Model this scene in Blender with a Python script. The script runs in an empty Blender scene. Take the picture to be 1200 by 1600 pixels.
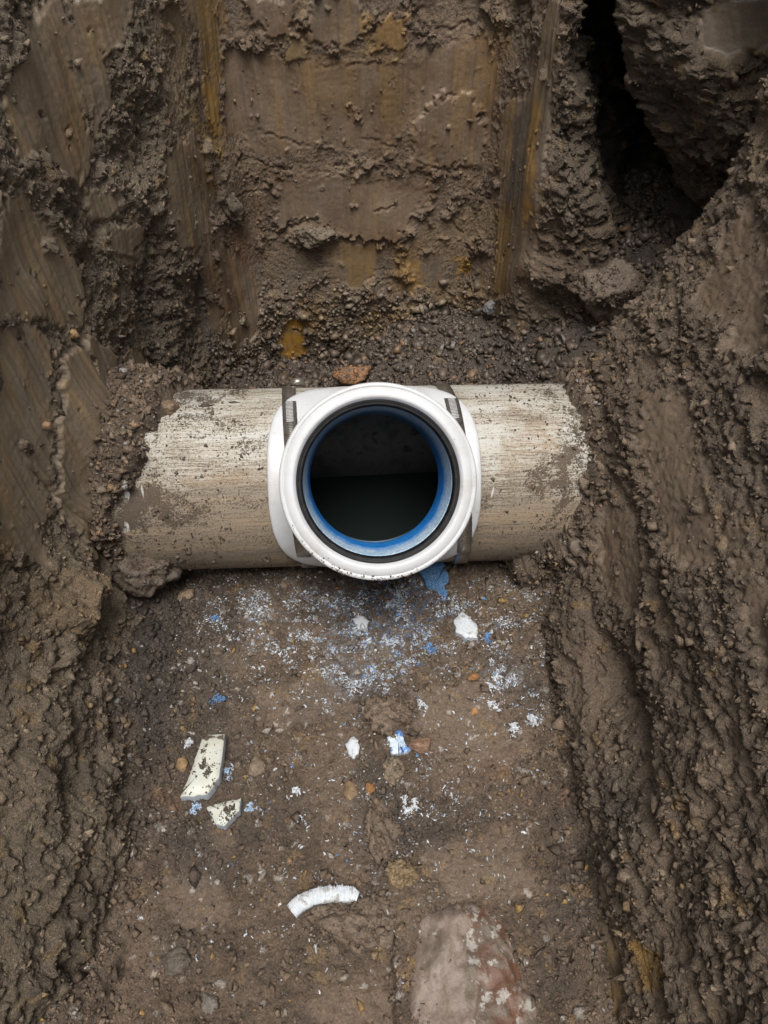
import bpy, math, random
import numpy as np
from mathutils import Vector, Matrix

R = math.radians
rng = np.random.default_rng(7)
random.seed(7)
scene = bpy.context.scene
col = scene.collection

# ------------------------------------------------------------------ camera
CAM = np.array([0.0, -0.654, 0.761])
PITCH = R(48)
F = np.array([0, math.cos(PITCH), -math.sin(PITCH)])
U = np.array([0, math.sin(PITCH), math.cos(PITCH)])
cd = bpy.data.cameras.new("camera")
cd.sensor_fit = 'VERTICAL'
cd.sensor_height = 32.0
cd.lens = 24.0                      # 1200 px focal length on a 1600 px tall frame
cd.clip_start = 0.02
cd.clip_end = 400
cam = bpy.data.objects.new("camera", cd)
col.objects.link(cam)
cam.location = CAM
cam.rotation_euler = (math.pi / 2 - PITCH, 0, 0)
scene.camera = cam

# ------------------------------------------------------------------ light
SUN_EL, SUN_AZ = R(70), R(178)
world = bpy.data.worlds.new("World")
scene.world = world
world.use_nodes = True
wn = world.node_tree
wn.nodes.clear()
sky = wn.nodes.new("ShaderNodeTexSky")
sky.sky_type = 'NISHITA'
sky.sun_disc = False
sky.sun_elevation = SUN_EL
sky.sun_rotation = SUN_AZ
sky.air_density = 1.0
sky.dust_density = 4.0
hs = wn.nodes.new("ShaderNodeHueSaturation")
hs.inputs["Saturation"].default_value = 0.22       # an overcast sky is nearly grey
bg = wn.nodes.new("ShaderNodeBackground")
bg.inputs["Strength"].default_value = 0.075
wo = wn.nodes.new("ShaderNodeOutputWorld")
wn.links.new(sky.outputs[0], hs.inputs["Color"])
wn.links.new(hs.outputs[0], bg.inputs["Color"])
wn.links.new(bg.outputs[0], wo.inputs["Surface"])
sl = bpy.data.lights.new("sun", 'SUN')
sl.energy = 1.5
sl.angle = R(30)
sl.color = (1.0, 0.97, 0.93)
sun = bpy.data.objects.new("sun", sl)
col.objects.link(sun)
dirv = Vector((math.sin(SUN_AZ) * math.cos(SUN_EL), math.cos(SUN_AZ) * math.cos(SUN_EL), math.sin(SUN_EL)))
sun.rotation_euler = dirv.to_track_quat('Z', 'Y').to_euler()
sun.location = (0, 0, 5)
vs = scene.view_settings
vs.view_transform = 'Standard'
vs.look = 'None'
vs.exposure = 1.16
vs.gamma = 1.0
vs.use_curve_mapping = False
scene.render.engine = 'CYCLES'
scene.cycles.use_denoising = True
scene.cycles.denoiser = 'OPENIMAGEDENOISE'
scene.cycles.denoising_input_passes = 'RGB_ALBEDO_NORMAL'
scene.cycles.denoising_prefilter = 'NONE'
scene.cycles.max_bounces = 8
scene.cycles.diffuse_bounces = 5

# ------------------------------------------------------------------ helpers
def ray(px, py):
    return F + (px - 600) / 1200 * np.array([1.0, 0, 0]) - (py - 800) / 1200 * U

def at_floor(px, py, z=0.0):
    d = ray(px, py)
    t = (z - CAM[2]) / d[2]
    return CAM + t * d

def project(P):
    q = P - CAM
    dep = q @ F
    return 600 + 1200 * q[..., 0] / dep, 800 - 1200 * (q @ U) / dep, dep

M32 = np.uint32
def hash2(ix, iy, seed):
    h = (ix.astype(np.int64) * 374761393 + iy.astype(np.int64) * 668265263 + seed * 974711) & 0xffffffff
    h = h.astype(np.uint32)
    h = (h ^ (h >> M32(13))) * M32(1274126177)
    h = (h ^ (h >> M32(16))) * M32(2246822519)
    h = h ^ (h >> M32(13))
    return h.astype(np.float32) * np.float32(1 / 4294967296.0)

def vnoise(x, y, seed=0):
    """smooth gradient-like noise in -1..1"""
    ix = np.floor(x); iy = np.floor(y)
    fx = (x - ix).astype(np.float32); fy = (y - iy).astype(np.float32)
    ix = ix.astype(np.int64); iy = iy.astype(np.int64)
    sx = fx * fx * fx * (fx * (fx * 6 - 15) + 10); sy = fy * fy * fy * (fy * (fy * 6 - 15) + 10)
    def g(dx, dy):
        a = hash2(ix + dx, iy + dy, seed) * np.float32(2 * math.pi)
        return np.cos(a) * (fx - dx) + np.sin(a) * (fy - dy)
    a = g(0, 0); b = g(1, 0); c = g(0, 1); d = g(1, 1)
    return ((a + (b - a) * sx) * (1 - sy) + (c + (d - c) * sx) * sy) * 1.5

def fbm(x, y, seed=0, octv=4, gain=0.5, lac=2.03):
    s = 0; a = 1.0; t = 0
    for i in range(octv):
        s = s + a * vnoise(x, y, seed + i * 17)
        t += a; a *= gain; x = x * lac + 3.1; y = y * lac + 1.7
    return s / t * 1.6

def sstep(a, b, x):
    t = np.clip((x - a) / (b - a), 0, 1)
    return t * t * (3 - 2 * t)

def grains(x, y, cell, seed, tilt=1.0, k=.85):
    """a bed of angular lumps of about cell across: height 0..1 and a random number per lump"""
    x = x / cell; y = y / cell
    wx = x + 0.35 * vnoise(x * 0.9, y * 0.9, seed + 5) + 0.12 * vnoise(x * 3, y * 3, seed + 8)
    wy = y + 0.35 * vnoise(x * 0.9 + 9, y * 0.9 + 4, seed + 6) + 0.12 * vnoise(x * 3 + 2, y * 3 + 7, seed + 9)
    ix = np.floor(wx).astype(np.int64); iy = np.floor(wy).astype(np.int64)
    best = np.full(x.shape, -9, np.float32); rid = np.zeros(x.shape, np.float32)
    for dx in (-1, 0, 1):
        for dy in (-1, 0, 1):
            cx = ix + dx; cy = iy + dy
            r1 = hash2(cx, cy, seed); r2 = hash2(cx, cy, seed + 101); r3 = hash2(cx, cy, seed + 202)
            px = (wx - (cx + 0.1 + 0.8 * r1)).astype(np.float32); py = (wy - (cy + 0.1 + 0.8 * r2)).astype(np.float32)
            an = r3 * np.float32(39.0)
            h = 0.45 + 0.55 * r3 + tilt * (np.cos(an) * px + np.sin(an) * py) - k * (px * px + py * py) * (0.7 + 1.2 * r1)
            m = h > best
            best = np.where(m, h, best); rid = np.where(m, r2, rid)
    return np.clip(best, -0.6, 1.2), rid

def poly_sd(x, y, pts):
    """signed distance, negative inside"""
    n = len(pts); d = np.full(x.shape, 1e9, np.float32); inside = np.zeros(x.shape, bool)
    for i in range(n):
        ax, ay = pts[i]; bx, by = pts[(i + 1) % n]
        ex, ey = bx - ax, by - ay
        wx = x - ax; wy = y - ay
        t = np.clip((wx * ex + wy * ey) / (ex * ex + ey * ey + 1e-12), 0, 1)
        dx = wx - ex * t; dy = wy - ey * t
        d = np.minimum(d, dx * dx + dy * dy)
        c = (ay > y) != (by > y)
        xi = ax + (y - ay) / (by - ay + 1e-12) * ex
        inside ^= c & (x < xi)
    d = np.sqrt(d)
    return np.where(inside, -d, d)

def mesh_np(name, V, quads=None, tris=None, mat=None, colors=None, rough=None, smooth=True, parent=None):
    V = np.asarray(V, np.float32).reshape(-1, 3)
    me = bpy.data.meshes.new(name)
    me.vertices.add(len(V)); me.vertices.foreach_set("co", V.ravel())
    loops = []; starts = []; tot = 0
    if quads is not None and len(quads):
        q = np.asarray(quads, np.int32); loops.append(q.ravel()); starts.append(tot + 4 * np.arange(len(q))); tot += 4 * len(q)
    if tris is not None and len(tris):
        t = np.asarray(tris, np.int32); loops.append(t.ravel()); starts.append(tot + 3 * np.arange(len(t))); tot += 3 * len(t)
    L = np.concatenate(loops); S = np.concatenate(starts).astype(np.int32)
    me.loops.add(len(L)); me.loops.foreach_set("vertex_index", L)
    me.polygons.add(len(S)); me.polygons.foreach_set("loop_start", S)
    if smooth:
        me.polygons.foreach_set("use_smooth", np.ones(len(S), bool))
    me.update(calc_edges=True)
    if colors is not None:
        a = me.attributes.new("Col", 'FLOAT_COLOR', 'POINT')
        c = np.ones((len(V), 4), np.float32); c[:, :3] = colors; a.data.foreach_set("color", c.ravel())
    if rough is not None:
        a = me.attributes.new("Rough", 'FLOAT', 'POINT'); a.data.foreach_set("value", np.asarray(rough, np.float32))
    if mat: me.materials.append(mat)
    o = bpy.data.objects.new(name, me); col.objects.link(o)
    if parent is not None: o.parent = parent
    return o

def grid_quads(nu, nv, flip=False):
    i = np.arange(nu - 1)[:, None] * nv + np.arange(nv - 1)[None, :]
    i = i.ravel()
    q = np.stack([i, i + nv, i + nv + 1, i + 1], 1)
    return q[:, ::-1] if flip else q

def grid_normals(P):
    du = np.gradient(P, axis=0); dv = np.gradient(P, axis=1)
    n = np.cross(du, dv); n /= np.linalg.norm(n, axis=2, keepdims=True) + 1e-12
    return n

def tag(o, label=None, cat=None, group=None, kind=None):
    if label: o["label"] = label
    if cat: o["category"] = cat
    if group: o["group"] = group
    if kind: o["kind"] = kind
    return o

def empty(name, M=None):
    o = bpy.data.objects.new(name, None); o.empty_display_size = 0.05; col.objects.link(o)
    if M is not None: o.matrix_world = M
    return o

# ------------------------------------------------------------------ materials
def mat_new(name):
    m = bpy.data.materials.new(name); m.use_nodes = True
    nt = m.node_tree; b = nt.nodes["Principled BSDF"]
    return m, nt, b

def N(nt, typ, **kw):
    n = nt.nodes.new(typ)
    for k, v in kw.items(): setattr(n, k, v)
    return n

def noise_node(nt, vec, scale, detail=4, rough=0.6, dist=0.0):
    n = N(nt, "ShaderNodeTexNoise"); n.inputs["Scale"].default_value = scale
    n.inputs["Detail"].default_value = detail; n.inputs["Roughness"].default_value = rough; n.inputs["Distortion"].default_value = dist
    nt.links.new(vec, n.inputs["Vector"]); return n.outputs["Fac"]

def ramp(nt, fac, stops):
    r = N(nt, "ShaderNodeValToRGB"); e = r.color_ramp.elements
    while len(e) < len(stops): e.new(0.5)
    for s, (p, c) in zip(e, stops):
        s.position = p; s.color = (*c, 1) if len(c) == 3 else c
    nt.links.new(fac, r.inputs[0]); return r.outputs[0]

def mix(nt, fac, a, b, mode='MIX'):
    n = N(nt, "ShaderNodeMix", data_type='RGBA', blend_type=mode)
    for s, v in ((n.inputs[0], fac), (n.inputs[6], a), (n.inputs[7], b)):
        if isinstance(v, (int, float)): s.default_value = v
        elif isinstance(v, tuple): s.default_value = (*v, 1)
        else: nt.links.new(v, s)
    return n.outputs[2]

def mathn(nt, op, a, b=0.0, clamp=False):
    n = N(nt, "ShaderNodeMath", operation=op, use_clamp=clamp)
    for s, v in ((n.inputs[0], a), (n.inputs[1], b)):
        if isinstance(v, (int, float)): s.default_value = v
        else: nt.links.new(v, s)
    return n.outputs[0]

def soil_material(name, bump=0.5, spec=0.5):
    m, nt, b = mat_new(name)
    at = N(nt, "ShaderNodeAttribute", attribute_name="Col")
    ar = N(nt, "ShaderNodeAttribute", attribute_name="Rough")
    geo = N(nt, "ShaderNodeNewGeometry")
    n1 = noise_node(nt, geo.outputs["Position"], 420, 5, 0.7)
    n2 = noise_node(nt, geo.outputs["Position"], 1500, 3, 0.6)
    var = ramp(nt, n1, [(0.3, (0.5, 0.5, 0.5)), (0.5, (1, 1, 1)), (0.68, (1.6, 1.52, 1.45))])
    var2 = ramp(nt, n2, [(0.32, (0.60, 0.60, 0.60)), (0.5, (1, 1, 1)), (0.66, (1.45, 1.42, 1.38))])
    fa = mathn(nt, 'MULTIPLY_ADD', ar.outputs["Fac"], 0.7); nt.nodes[-1].inputs[2].default_value = 0.3
    c = mix(nt, fa, at.outputs["Color"], mix(nt, 1.0, mix(nt, 1.0, at.outputs["Color"], var, 'MULTIPLY'), var2, 'MULTIPLY'))
    nt.links.new(c, b.inputs["Base Color"])
    rr = mathn(nt, 'MULTIPLY_ADD', ar.outputs["Fac"], 0.42)
    nt.nodes[-1].inputs[2].default_value = 0.34
    r2 = mathn(nt, 'ADD', rr, mathn(nt, 'MULTIPLY', mathn(nt, 'SUBTRACT', n2, 0.5), 0.35), True)
    nt.links.new(r2, b.inputs["Roughness"])
    b.inputs["Specular IOR Level"].default_value = spec
    h = mathn(nt, 'ADD', mathn(nt, 'MULTIPLY', n1, 1.0), mathn(nt, 'MULTIPLY', n2, 0.45))
    bp = N(nt, "ShaderNodeBump"); bp.inputs["Distance"].default_value = 0.0045
    nt.links.new(mathn(nt, 'MULTIPLY', ar.outputs["Fac"], bump), bp.inputs["Strength"])
    nt.links.new(h, bp.inputs["Height"]); nt.links.new(bp.outputs[0], b.inputs["Normal"])
    return m

M_SOIL = soil_material("trench_soil", 1.0, 0.5)
M_CRUMB = soil_material("soil_crumb", 0.6, 0.4)
M_STONE = soil_material("stone", 0.5, 0.5)

def C(*v): return np.array(v, np.float32)
BROWN = C(.136, .100, .071)
CLAY = C(.155, .121, .085)
TAN = C(.215, .168, .125)
DARK = C(.060, .050, .043)
OCHRE = C(.34, .195, .050)
OCHRE2 = C(.25, .160, .062)
RED = C(.20, .105, .062)
GREY = C(.122, .106, .088)

# ------------------------------------------------------------------ trench walls: a plan outline swept in z
LEV = np.array([-0.06, 0.2, 0.47, 0.64])
def n4(a, b=None, c=None, d=None):
    b = b or a; c = c or b; d = d or c
    return (a, b, c, d)
PLAN = [
    n4((0, -1.75)),
    n4((-.28, -1.6), (-.32, -1.6), (-.36, -1.6), (-.42, -1.6)),
    n4((-.265, -.62), (-.335, -.62), (-.35, -.62), (-.40, -.62)),
    n4((-.252, -.38), (-.335, -.38), (-.345, -.38), (-.38, -.38)),
    n4((-.288, -.15), (-.325, -.15), (-.335, -.15), (-.35, -.15)),
    n4((-.325, .05), (-.32, .05), (-.325, .05), (-.34, .05)),
    n4((-.32, .17), (-.31, .17), (-.305, .17), (-.32, .17)),
    n4((-.26, .29), (-.255, .28), (-.25, .28), (-.26, .28)),
    n4((-.228, .40), (-.228, .39), (-.222, .39), (-.23, .37)),
    n4((-.195, .43), (-.20, .43), (-.20, .43), (-.21, .42)),
    n4((-.03, .437), (-.03, .435), (-.03, .432), (-.03, .42)),
    n4((.135, .43), (.14, .43), (.14, .43), (.14, .42)),
    n4((.172, .39), (.172, .39), (.17, .39), (.17, .38)),
    n4((.198, .31), (.195, .31), (.188, .31), (.19, .32)),
    n4((.24, .29), (.228, .288), (.193, .302), (.196, .31)),
    n4((.40, .25), (.297, .276), (.202, .314), (.203, .31)),
    n4((.45, .40), (.43, .60), (.30, .62), (.235, .31)),
    n4((.48, .38), (.47, .56), (.345, .58), (.25, .31)),
    n4((.53, .25), (.475, .262), (.268, .272), (.214, .303)),
    n4((.54, .17), (.53, .19), (.44, .20), (.33, .22)),
    n4((.42, .115), (.46, .11), (.44, .115), (.357, .12)),
    n4((.205, .072), (.245, .072), (.335, .072), (.362, .06)),
    n4((.192, .02), (.24, .02), (.335, .02), (.37, .02)),
    n4((.178, -.2), (.25, -.2), (.335, -.2), (.38, -.2)),
    n4((.184, -.62), (.25, -.62), (.33, -.62), (.39, -.62)),
    n4((.22, -1.6), (.27, -1.6), (.35, -1.6), (.42, -1.6)),
    n4((0, -1.75)),
]
PL = np.array(PLAN, float)                      # node, level, xy
seg = np.linalg.norm(np.diff(PL, axis=0), axis=2).mean(1)
UN = np.concatenate([[0], np.cumsum(seg)])      # arc length at each node
SMO = 9e-3
fine_u = np.arange(0, UN[-1], 0.002)
lev_curves = []
for l in range(4):
    cx = np.interp(fine_u, UN, PL[:, l, 0]); cy = np.interp(fine_u, UN, PL[:, l, 1])
    k = np.exp(-0.5 * (np.arange(-18, 19) * 0.002 / SMO) ** 2); k /= k.sum()
    pad = lambda a: np.concatenate([np.full(18, a[0]), a, np.full(18, a[-1])])
    lev_curves.append((np.convolve(pad(cx), k, 'valid'), np.convolve(pad(cy), k, 'valid')))

def wall_macro(u, z):
    xs = np.stack([np.interp(u, fine_u, c[0]) for c in lev_curves], -1)
    ys = np.stack([np.interp(u, fine_u, c[1]) for c in lev_curves], -1)
    zz = np.clip(z, LEV[0], LEV[-1])
    i = np.clip(np.searchsorted(LEV, zz, side='right') - 1, 0, 2)
    t = (zz - LEV[i]) / (LEV[i + 1] - LEV[i])
    t = 0.6 * t + 0.4 * t * t * (3 - 2 * t)
    x = np.take_along_axis(xs, i[..., None], -1)[..., 0] * (1 - t) + np.take_along_axis(xs, (i + 1)[..., None], -1)[..., 0] * t
    y = np.take_along_axis(ys, i[..., None], -1)[..., 0] * (1 - t) + np.take_along_axis(ys, (i + 1)[..., None], -1)[..., 0] * t
    return np.stack([x, y, z], -1)

SECT = {'L': (UN[2], UN[8] + .02), 'F': (UN[7], UN[14]), 'X': (UN[13] - .01, UN[20]), 'R': (UN[21] - .01, UN[24] + .1)}
_look = {}
for s, (a, b) in SECT.items():
    uu, zz = np.meshgrid(np.arange(a, b, .003), np.arange(-.085, .75, .003), indexing='ij')
    P = wall_macro(uu, zz)
    px, py, dep = project(P)
    px = np.where(dep > 0.05, px, 1e6)
    _look[s] = (px.ravel(), py.ravel(), uu.ravel(), zz.ravel(), dep.ravel())
def on_wall(s, px, py):
    """wall coordinates (along the wall, height) of a spot seen in the photograph"""
    a, b, u, z, dp = _look[s]
    d2_ = (a - px) ** 2 + (b - py) ** 2
    i = np.argmin(d2_)
    c_ = np.flatnonzero(d2_ < max(d2_[i] * 1.5, 16))
    if len(c_): i = c_[np.argmin(dp[c_])]
    return float(u[i]), float(z[i])

# regions on the walls: (section, corner points, proud height in mm)
SMEARS = [
    ('L', [(30, 60), (75, -5), (215, -5), (178, 80), (165, 100), (175, 150), (150, 230), (120, 290), (95, 275), (60, 230), (20, 250), (2, 130)], 5),
    ('L', [(-10, 290), (40, 310), (105, 400), (128, 470), (120, 520), (70, 500), (-10, 490)], 6),
    ('L', [(-10, 520), (20, 500), (72, 530), (76, 640), (70, 800), (60, 880), (-10, 840)], 4),
    ('L', [(80, 560), (140, 520), (176, 560), (177, 700), (172, 760), (150, 800), (142, 850), (130, 870), (84, 790)], 11),
    ('L', [(130, 295), (175, 300), (178, 340), (140, 345)], 5),
    ('L', [(165, 350), (220, 350), (228, 400), (210, 420), (165, 395)], 6),
    ('L', [(255, 250), (300, 200), (330, 360), (318, 390), (285, 390), (262, 330)], 3),
    ('L', [(196, 540), (232, 540), (222, 620), (205, 650), (190, 640)], 4),
    ('F', [(285, -5), (347, -5), (347, 235), (332, 200), (312, 90)], 3),
    ('F', [(298, 250), (322, 235), (340, 420), (362, 555), (350, 540), (318, 400)], 3),
    ('F', [(345, 380), (372, 400), (420, 440), (400, 530), (368, 562), (352, 470)], 1),
    ('F', [(352, 70), (460, 95), (620, 95), (765, 50), (776, 150), (765, 240), (700, 200), (640, 190), (600, 240), (500, 225), (420, 250), (350, 200)], 1),
    ('F', [(480, -5), (562, -5), (566, 60), (540, 76), (520, 74), (482, 70)], 7),
    ('F', [(372, -5), (460, -5), (452, 50), (425, 60), (400, 35)], 7),
    ('F', [(450, 62), (480, 64), (481, 92), (450, 96)], 5),
    ('F', [(582, 30), (632, 25), (630, 78), (586, 78)], 5),
    ('F', [(640, 195), (690, 148), (738, 148), (755, 195), (752, 262), (700, 262), (640, 268)], 6),
    ('F', [(430, 282), (560, 272), (672, 290), (660, 335), (640, 350), (618, 372), (588, 380), (560, 372), (530, 372), (515, 360), (495, 340), (468, 345), (435, 362)], 11),
    ('F', [(505, 388), (592, 382), (588, 435), (560, 450), (512, 438)], 2),
    ('F', [(438, 515), (462, 490), (482, 500), (480, 555), (452, 567), (440, 555)], 2),
    ('F', [(640, 400), (690, 395), (690, 450), (640, 455)], 1),
    ('F', [(782, 170), (828, 150), (848, 60), (860, -5), (884, -5), (862, 150), (846, 300), (840, 415), (815, 440), (800, 462), (770, 458), (778, 330)], 5),
    ('X', [(1085, 20), (1140, -5), (1210, -5), (1210, 70), (1150, 90), (1095, 60)], 6),
    ('X', [(890, -5), (905, -5), (930, 60), (918, 68)], 5),
    ('R', [(1090, 470), (1140, 350), (1180, 300), (1210, 420), (1210, 540), (1170, 560), (1120, 500)], 2),
    ('R', [(1000, 690), (1040, 600), (1070, 620), (1120, 800), (1130, 880), (1080, 900), (1030, 820)], 2),
    ('R', [(930, 860), (950, 780), (985, 800), (1010, 900), (990, 960), (945, 930)], 2),
    ('R', [(1130, 830), (1160, 800), (1210, 950), (1210, 1060)], 2),
    ('R', [(890, 1260), (915, 1250), (960, 1400), (1000, 1600), (960, 1600), (920, 1400)], 3),
]
# stains and painted shade: (section, corner points, colour, strength, softness in mm)
STAINS_AND_SHADE = [
    ('F', [(300, -5), (346, -5), (346, 235), (330, 200)], OCHRE2, .75, 6),
    ('F', [(318, 130), (340, 150), (340, 235), (332, 230)], OCHRE, .5, 6),
    ('F', [(450, 62), (480, 64), (481, 92), (450, 96)], C(.30, .215, .10), .9, 3),
    ('F', [(582, 30), (632, 25), (630, 78), (586, 78)], OCHRE, .75, 4),
    ('F', [(560, 25), (582, 20), (585, 80), (565, 85)], C(.34, .22, .08), .7, 4),
    ('F', [(590, 80), (628, 80), (626, 200), (590, 190)], OCHRE2, .6, 8),
    ('F', [(470, 90), (560, 95), (560, 180), (470, 170)], OCHRE2, .45, 14),
    ('F', [(740, 60), (775, 40), (772, 160), (752, 170)], OCHRE, .45, 8),
    ('F', [(768, 20), (790, 40), (805, 90), (790, 90)], C(.36, .24, .10), .6, 5),
    ('F', [(320, 240), (336, 225), (338, 300), (330, 300)], C(.36, .23, .07), .7, 4),
    ('F', [(290, 165), (320, 200), (340, 240), (325, 230)], C(.36, .25, .10), .6, 5),
    ('F', [(350, 340), (400, 370), (420, 420), (370, 420)], C(.21, .135, .095), .6, 12),
    ('F', [(365, 370), (385, 380), (385, 405), (370, 405)], C(.25, .12, .06), .6, 5),
    ('F', [(420, 290), (470, 300), (470, 370), (420, 350)], GREY, .6, 12),
    ('F', [(470, 280), (560, 285), (560, 370), (470, 340)], GREY, .6, 15),
    ('F', [(500, 375), (560, 370), (560, 420), (510, 420)], C(.30, .225, .135), .65, 8),
    ('F', [(525, 390), (590, 380), (580, 445), (540, 450)], OCHRE2, .6, 6),
    ('F', [(615, 385), (660, 380), (660, 455), (620, 455)], OCHRE, .55, 10),
    ('F', [(640, 385), (720, 330), (770, 310), (770, 370), (700, 400)], C(.29, .215, .12), .6, 10),
    ('F', [(715, 405), (740, 405), (735, 435), (715, 430)], C(.40, .23, .04), .8, 4),
    ('F', [(440, 515), (462, 490), (482, 500), (480, 555), (452, 567), (440, 555)], C(.38, .20, .030), .95, 3),
    ('F', [(470, 470), (520, 480), (520, 520), (480, 530)], OCHRE2, .5, 8),
    ('F', [(560, 490), (650, 480), (650, 525), (560, 525)], OCHRE2, .6, 8),
    ('F', [(640, 440), (700, 450), (760, 430), (800, 470), (700, 500)], OCHRE2, .35, 12),
    ('F', [(425, 400), (500, 400), (500, 450), (430, 450)], TAN, .5, 10),
    ('F', [(500, 190), (570, 190), (570, 260), (500, 260)], TAN, .5, 10),
    ('F', [(800, 190), (835, 160), (825, 300), (790, 320)], GREY, .8, 5),
    ('F', [(832, 160), (850, 150), (835, 330), (818, 360)], OCHRE, .6, 5),
    ('F', [(772, 330), (800, 340), (800, 462), (770, 458)], OCHRE2, .7, 6),
    ('F', [(230, 450), (330, 440), (345, 600), (230, 600)], DARK, .75, 14),  # dark soil of the recess, with the corner shade painted in
    ('L', [(210, 430), (262, 420), (262, 610), (236, 610)], DARK, .45, 12),  # the same painted corner shade, carried onto the left wall
    ('L', [(230, 60), (300, 40), (300, 230), (270, 200)], C(.26, .20, .13), .5, 14),
    ('L', [(250, 0), (290, 0), (300, 120), (280, 120)], C(.32, .235, .13), .6, 8),
    ('L', [(120, 20), (170, 20), (165, 100), (130, 100)], OCHRE2, .35, 10),
    ('L', [(100, 170), (125, 170), (120, 240), (95, 240)], OCHRE2, .45, 8),
    ('L', [(30, 905), (120, 890), (140, 940), (100, 985), (30, 975)], C(.26, .185, .105), .7, 10),
    ('L', [(0, 520), (20, 620), (10, 900), (-10, 900)], OCHRE2, .3, 10),
    ('X', [(840, 330), (930, 330), (1000, 440), (900, 480), (840, 440)], C(.175, .115, .075), .4, 14),
    ('F', [(345, 20), (790, 20), (775, 430), (360, 440)], C(.195, .130, .082), .40, 20),
    ('X', [(895, 40), (965, 50), (1015, 150), (1060, 260), (1115, 320), (1062, 410), (1010, 405), (955, 300), (915, 170)], C(.014, .012, .011), .95, 14),  # black soil in the hollow, its deep shade painted into the colour too
    ('X', [(1000, 120), (1060, 100), (1110, 200), (1140, 300), (1100, 340), (1050, 280)], BROWN * .55, .75, 22),  # shade under the overhang, painted as a darker brown on this face
    ('X', [(1120, 80), (1200, 60), (1200, 160), (1140, 160)], C(.23, .165, .095), .5, 14),
    ('R', [(1150, 200), (1200, 170), (1200, 300), (1160, 280)], C(.30, .225, .13), .5, 12),
    ('R', [(1130, 670), (1200, 660), (1200, 780), (1150, 760)], TAN, .6, 12),
    ('R', [(1000, 1470), (1045, 1500), (1040, 1550), (1010, 1540)], C(.33, .19, .045), .8, 7),
    ('R', [(930, 1500), (955, 1480), (975, 1600), (950, 1600)], OCHRE2, .6, 6),
    ('R', [(960, 1200), (1060, 1250), (1000, 1400), (950, 1350)], GREY, .5, 16),
    ('R', [(1050, 920), (1130, 900), (1200, 1100), (1120, 1050)], TAN, .3, 20),
]
# broad swellings and hollows: (section, px, py, width along wall m, height m, amount m)
BULGES = [
    ('L', 92, 935, .042, .030, .036), ('L', 60, 1150, .10, .06, .020), ('L', 150, 1080, .06, .04, .016),
    ('L', 110, 1350, .08, .06, .022), ('L', 20, 1480, .06, .05, .015), ('L', 200, 330, .05, .05, .010),
    ('L', 235, 470, .03, .06, -.018), ('L', 20, 430, .05, .03, -.006), ('L', 215, 240, .03, .06, -.012),
    ('L', 165, 860, .04, .030, .012), ('L', 145, 690, .05, .085, .028), ('L', 120, 800, .03, .02, .008),
    ('F', 290, 520, .05, .06, -.020), ('F', 480, 370, .022, .015, .012), ('F', 360, 290, .02, .05, .008),
    ('F', 800, 430, .02, .03, .006),
    ('X', 880, 300, .05, .05, .016), ('X', 930, 430, .05, .03, .024), ('X', 900, 230, .03, .03, -.010),
    ('X', 860, 430, .03, .03, .012), ('X', 1130, 120, .05, .05, .016), ('X', 1075, 270, .03, .03, -.016), ('X', 1040, 150, .02, .03, -.012), ('X', 1120, 230, .03, .02, .012),
    ('X', 1150, 210, .04, .04, .015),
    ('R', 960, 1060, .05, .025, -.030), ('R', 1000, 1130, .04, .02, -.014), ('R', 900, 980, .06, .04, .010),
    ('R', 940, 1180, .06, .04, .014), ('R', 1000, 640, .06, .05, .008), ('R', 1100, 1280, .08, .05, .012),
    ('R', 1010, 1330, .06, .04, .012), ('R', 960, 560, .04, .05, .012), ('R', 900, 1350, .06, .025, -.012),
]

def axis(parts):
    out = [np.arange(a, b, s) for a, b, s in parts]
    return np.concatenate(out + [[parts[-1][1]]])

uy0 = np.interp(-.60, PL[2:5, 1, 1], UN[2:5])
ug = axis([(UN[0], UN[2] - .02, .03), (UN[2] - .02, UN[7], .0021), (UN[7], UN[14], .0016), (UN[14], UN[19], .0023),
           (UN[19], UN[21] - .02, .006), (UN[21] - .02, UN[24] + .02, .0021), (UN[24] + .02, UN[26], .03)])
zg = axis([(-.085, .60, .0017), (.60, .88, .012)])
u, z = np.meshgrid(ug, zg, indexing='ij')
base = wall_macro(u, z)
nrm = grid_normals(base)                                   # du x dv points out of the soil or in: fix below
tx = np.gradient(base[..., 0], axis=0); ty = np.gradient(base[..., 1], axis=0)
inward = np.stack([ty, -tx, np.zeros_like(tx)], -1)
inward /= np.linalg.norm(inward, axis=2, keepdims=True) + 1e-12
dsp = np.zeros_like(u, np.float32)
for s, px, py, wu, wz, amt in BULGES:
    a, b = on_wall(s, px, py)
    dsp += amt * np.exp(-((u - a) / wu) ** 2 - ((z - b) / wz) ** 2)
isL = sstep(UN[7] + .02, UN[7] - .02, u); isF = sstep(UN[7] - .02, UN[7] + .02, u) * sstep(UN[14] + .02, UN[14] - .02, u)
isR = sstep(UN[20], UN[21], u); isX = sstep(UN[14] - .02, UN[14] + .02, u) * sstep(UN[21], UN[20], u)
warp = (0.006 + .004 * isF) * fbm(u * 60, z * 60, 31, 5, .65)
warpv = 0.010 * fbm(u * 45, z * 14, 77, 3)
smear = np.zeros_like(dsp); proud = np.zeros_like(dsp)
def near(s, pts, pad=.03):
    a = np.array(pts); i0 = np.searchsorted(ug, a[:, 0].min() - pad); i1 = np.searchsorted(ug, a[:, 0].max() + pad)
    j0 = np.searchsorted(zg, a[:, 1].min() - pad); j1 = np.searchsorted(zg, a[:, 1].max() + pad)
    return slice(i0, i1), slice(j0, j1)
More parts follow.
